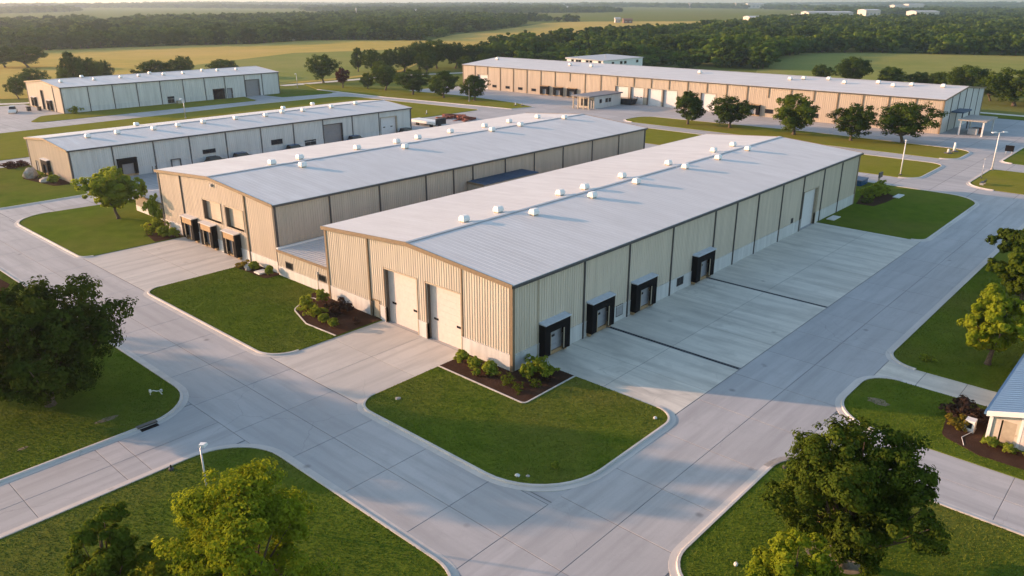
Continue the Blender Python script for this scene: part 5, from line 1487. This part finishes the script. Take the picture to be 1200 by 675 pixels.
# ------------------------------------------------------------------ far buildings and towers
def far_building(label, x0, x1, ytop, ybase, depth=40, mat='far_white', wins=4, cat='building', hscale=1.0, name='far_building', roof='far_roof'):
    a, b = np.array(U(x0, ybase)), np.array(U(x1, ybase))
    d = (b - a); L = float(np.linalg.norm(d)); d /= L
    n = np.array((-d[1], d[0]))                     # away from the camera
    if n @ (a - np.array(CAM[:2])) < 0: n = -n
    zg = float(hill_h(a[0], a[1]))
    H = height_at(float(a[0]), float(a[1]), ytop) - zg if ytop else 8
    H = max(4.0, H * hscale)
    m = (a + b) / 2
    t = thing(name, label, cat, (float(m[0]), float(m[1]), zg))
    H *= 1.15
    P = lambda u, v, z: (float(a[0] + d[0] * u + n[0] * v), float(a[1] + d[1] * u + n[1] * v), zg + z)
    MB().box(0, L, 0, depth, -1, H, P).build('wall', mat, t)
    MB().hexa([P(-1, -1, H), P(L + 1, -1, H), P(L + 1, depth + 1, H), P(-1, depth + 1, H)], [P(0, depth * .45, H + 1.8), P(L, depth * .45, H + 1.8), P(L, depth * .55, H + 1.8), P(0, depth * .55, H + 1.8)]).build('roof', roof, t)
    for k in range(wins):
        u = L * (k + 0.5) / wins
        MB().box(u - L * 0.12 / wins * 2, u + L * 0.12 / wins * 2, -0.25, 0.1, H * 0.25, H * 0.6, P).build('window', 'louvre_grey', t)
for a in (('long white warehouse on the right horizon', 947, 999, 15.6, 22.5), ('short white block right of the long horizon warehouse', 1014, 1031, 13, 20.5), ('small white hall high on the right horizon', 1048, 1060, 7, 11.5), ('wider white hall high on the right horizon', 1064, 1083, 6, 11.5), ('white hall at the far right of the horizon', 1073, 1100, 14.5, 21),
          ('tiny white shed left of the long horizon warehouse', 935, 942, 18.5, 23), ('pale warehouse high on the horizon right of centre', 876, 895, 5.2, 9.5), ('pale low warehouse above the woods right of centre', 879, 901, 21, 25.5), ('long pale roof among the left hand woods', 121, 144, 26, 30), ('small white hall in the far woods left of centre', 484, 491, 12, 15.5), ('tiny pale hall on the centre horizon', 658, 666, 8, 11)):
    far_building(*a)
far_building('white farmhouse at the edge of the golden field', 336, 343.5, 42.6, 47.6, 9, wins=3, cat='house', name='farmhouse')
far_building('pale farmhouse beside the pale golden field', 721, 727, 22.5, 26.6, 12, wins=2, cat='house', name='farmhouse')
far_building('brown barn beside the pale golden field', 731, 741, 23.5, 27.2, 16, 'barn_brown', 2, 'barn', name='barn', roof='barn_brown')
def tower(label, px, ytop, ybase, r):
    x, y = U(px, ybase); H = height_at(x, y, ytop); zg = float(hill_h(x, y))
    t = thing('water_tower', label, 'tower', (x, y, zg))
    MB().lathe([(r * .45, zg), (r * .32, zg + H * .3), (r * .32, zg + H * .72)], 12, (x, y)).build('shaft', 'far_white', t)
    MB().lathe([(r * .3, zg + H * .70), (r * .85, zg + H * .78), (r, zg + H * .86), (r * .8, zg + H * .95), (r * .2, zg + H)], 14, (x, y)).build('tank', 'far_white', t)
tower('slim white tower in the hazy woods left of centre', 418, 9, 22, 1.7)
tower('white water tower on the horizon right of centre', 808, 3.6, 9.5, 8.0)
tower('slim tower on the horizon beside the pale warehouse', 862, 2.8, 9.5, 6.0)

# ------------------------------------------------------------------ haze
hz = MB().box(-8300, 8400, -8300, 8400, -8.0, 44.0)
m = bpy.data.materials.new('haze'); m.use_nodes = True
nt = m.node_tree; nt.nodes.clear()
out = N(nt, 'ShaderNodeOutputMaterial'); pv = N(nt, 'ShaderNodeVolumePrincipled')
pv.inputs['Color'].default_value = (0.76, 0.86, 1.0, 1)
pv.inputs['Density'].default_value = 0.00012
pv.inputs['Anisotropy'].default_value = 0.68
nt.links.new(pv.outputs[0], out.inputs['Volume'])
MATS['haze'] = m
tag(hz.build('haze', 'haze'), 'thin evening haze over the whole country', kind='stuff')
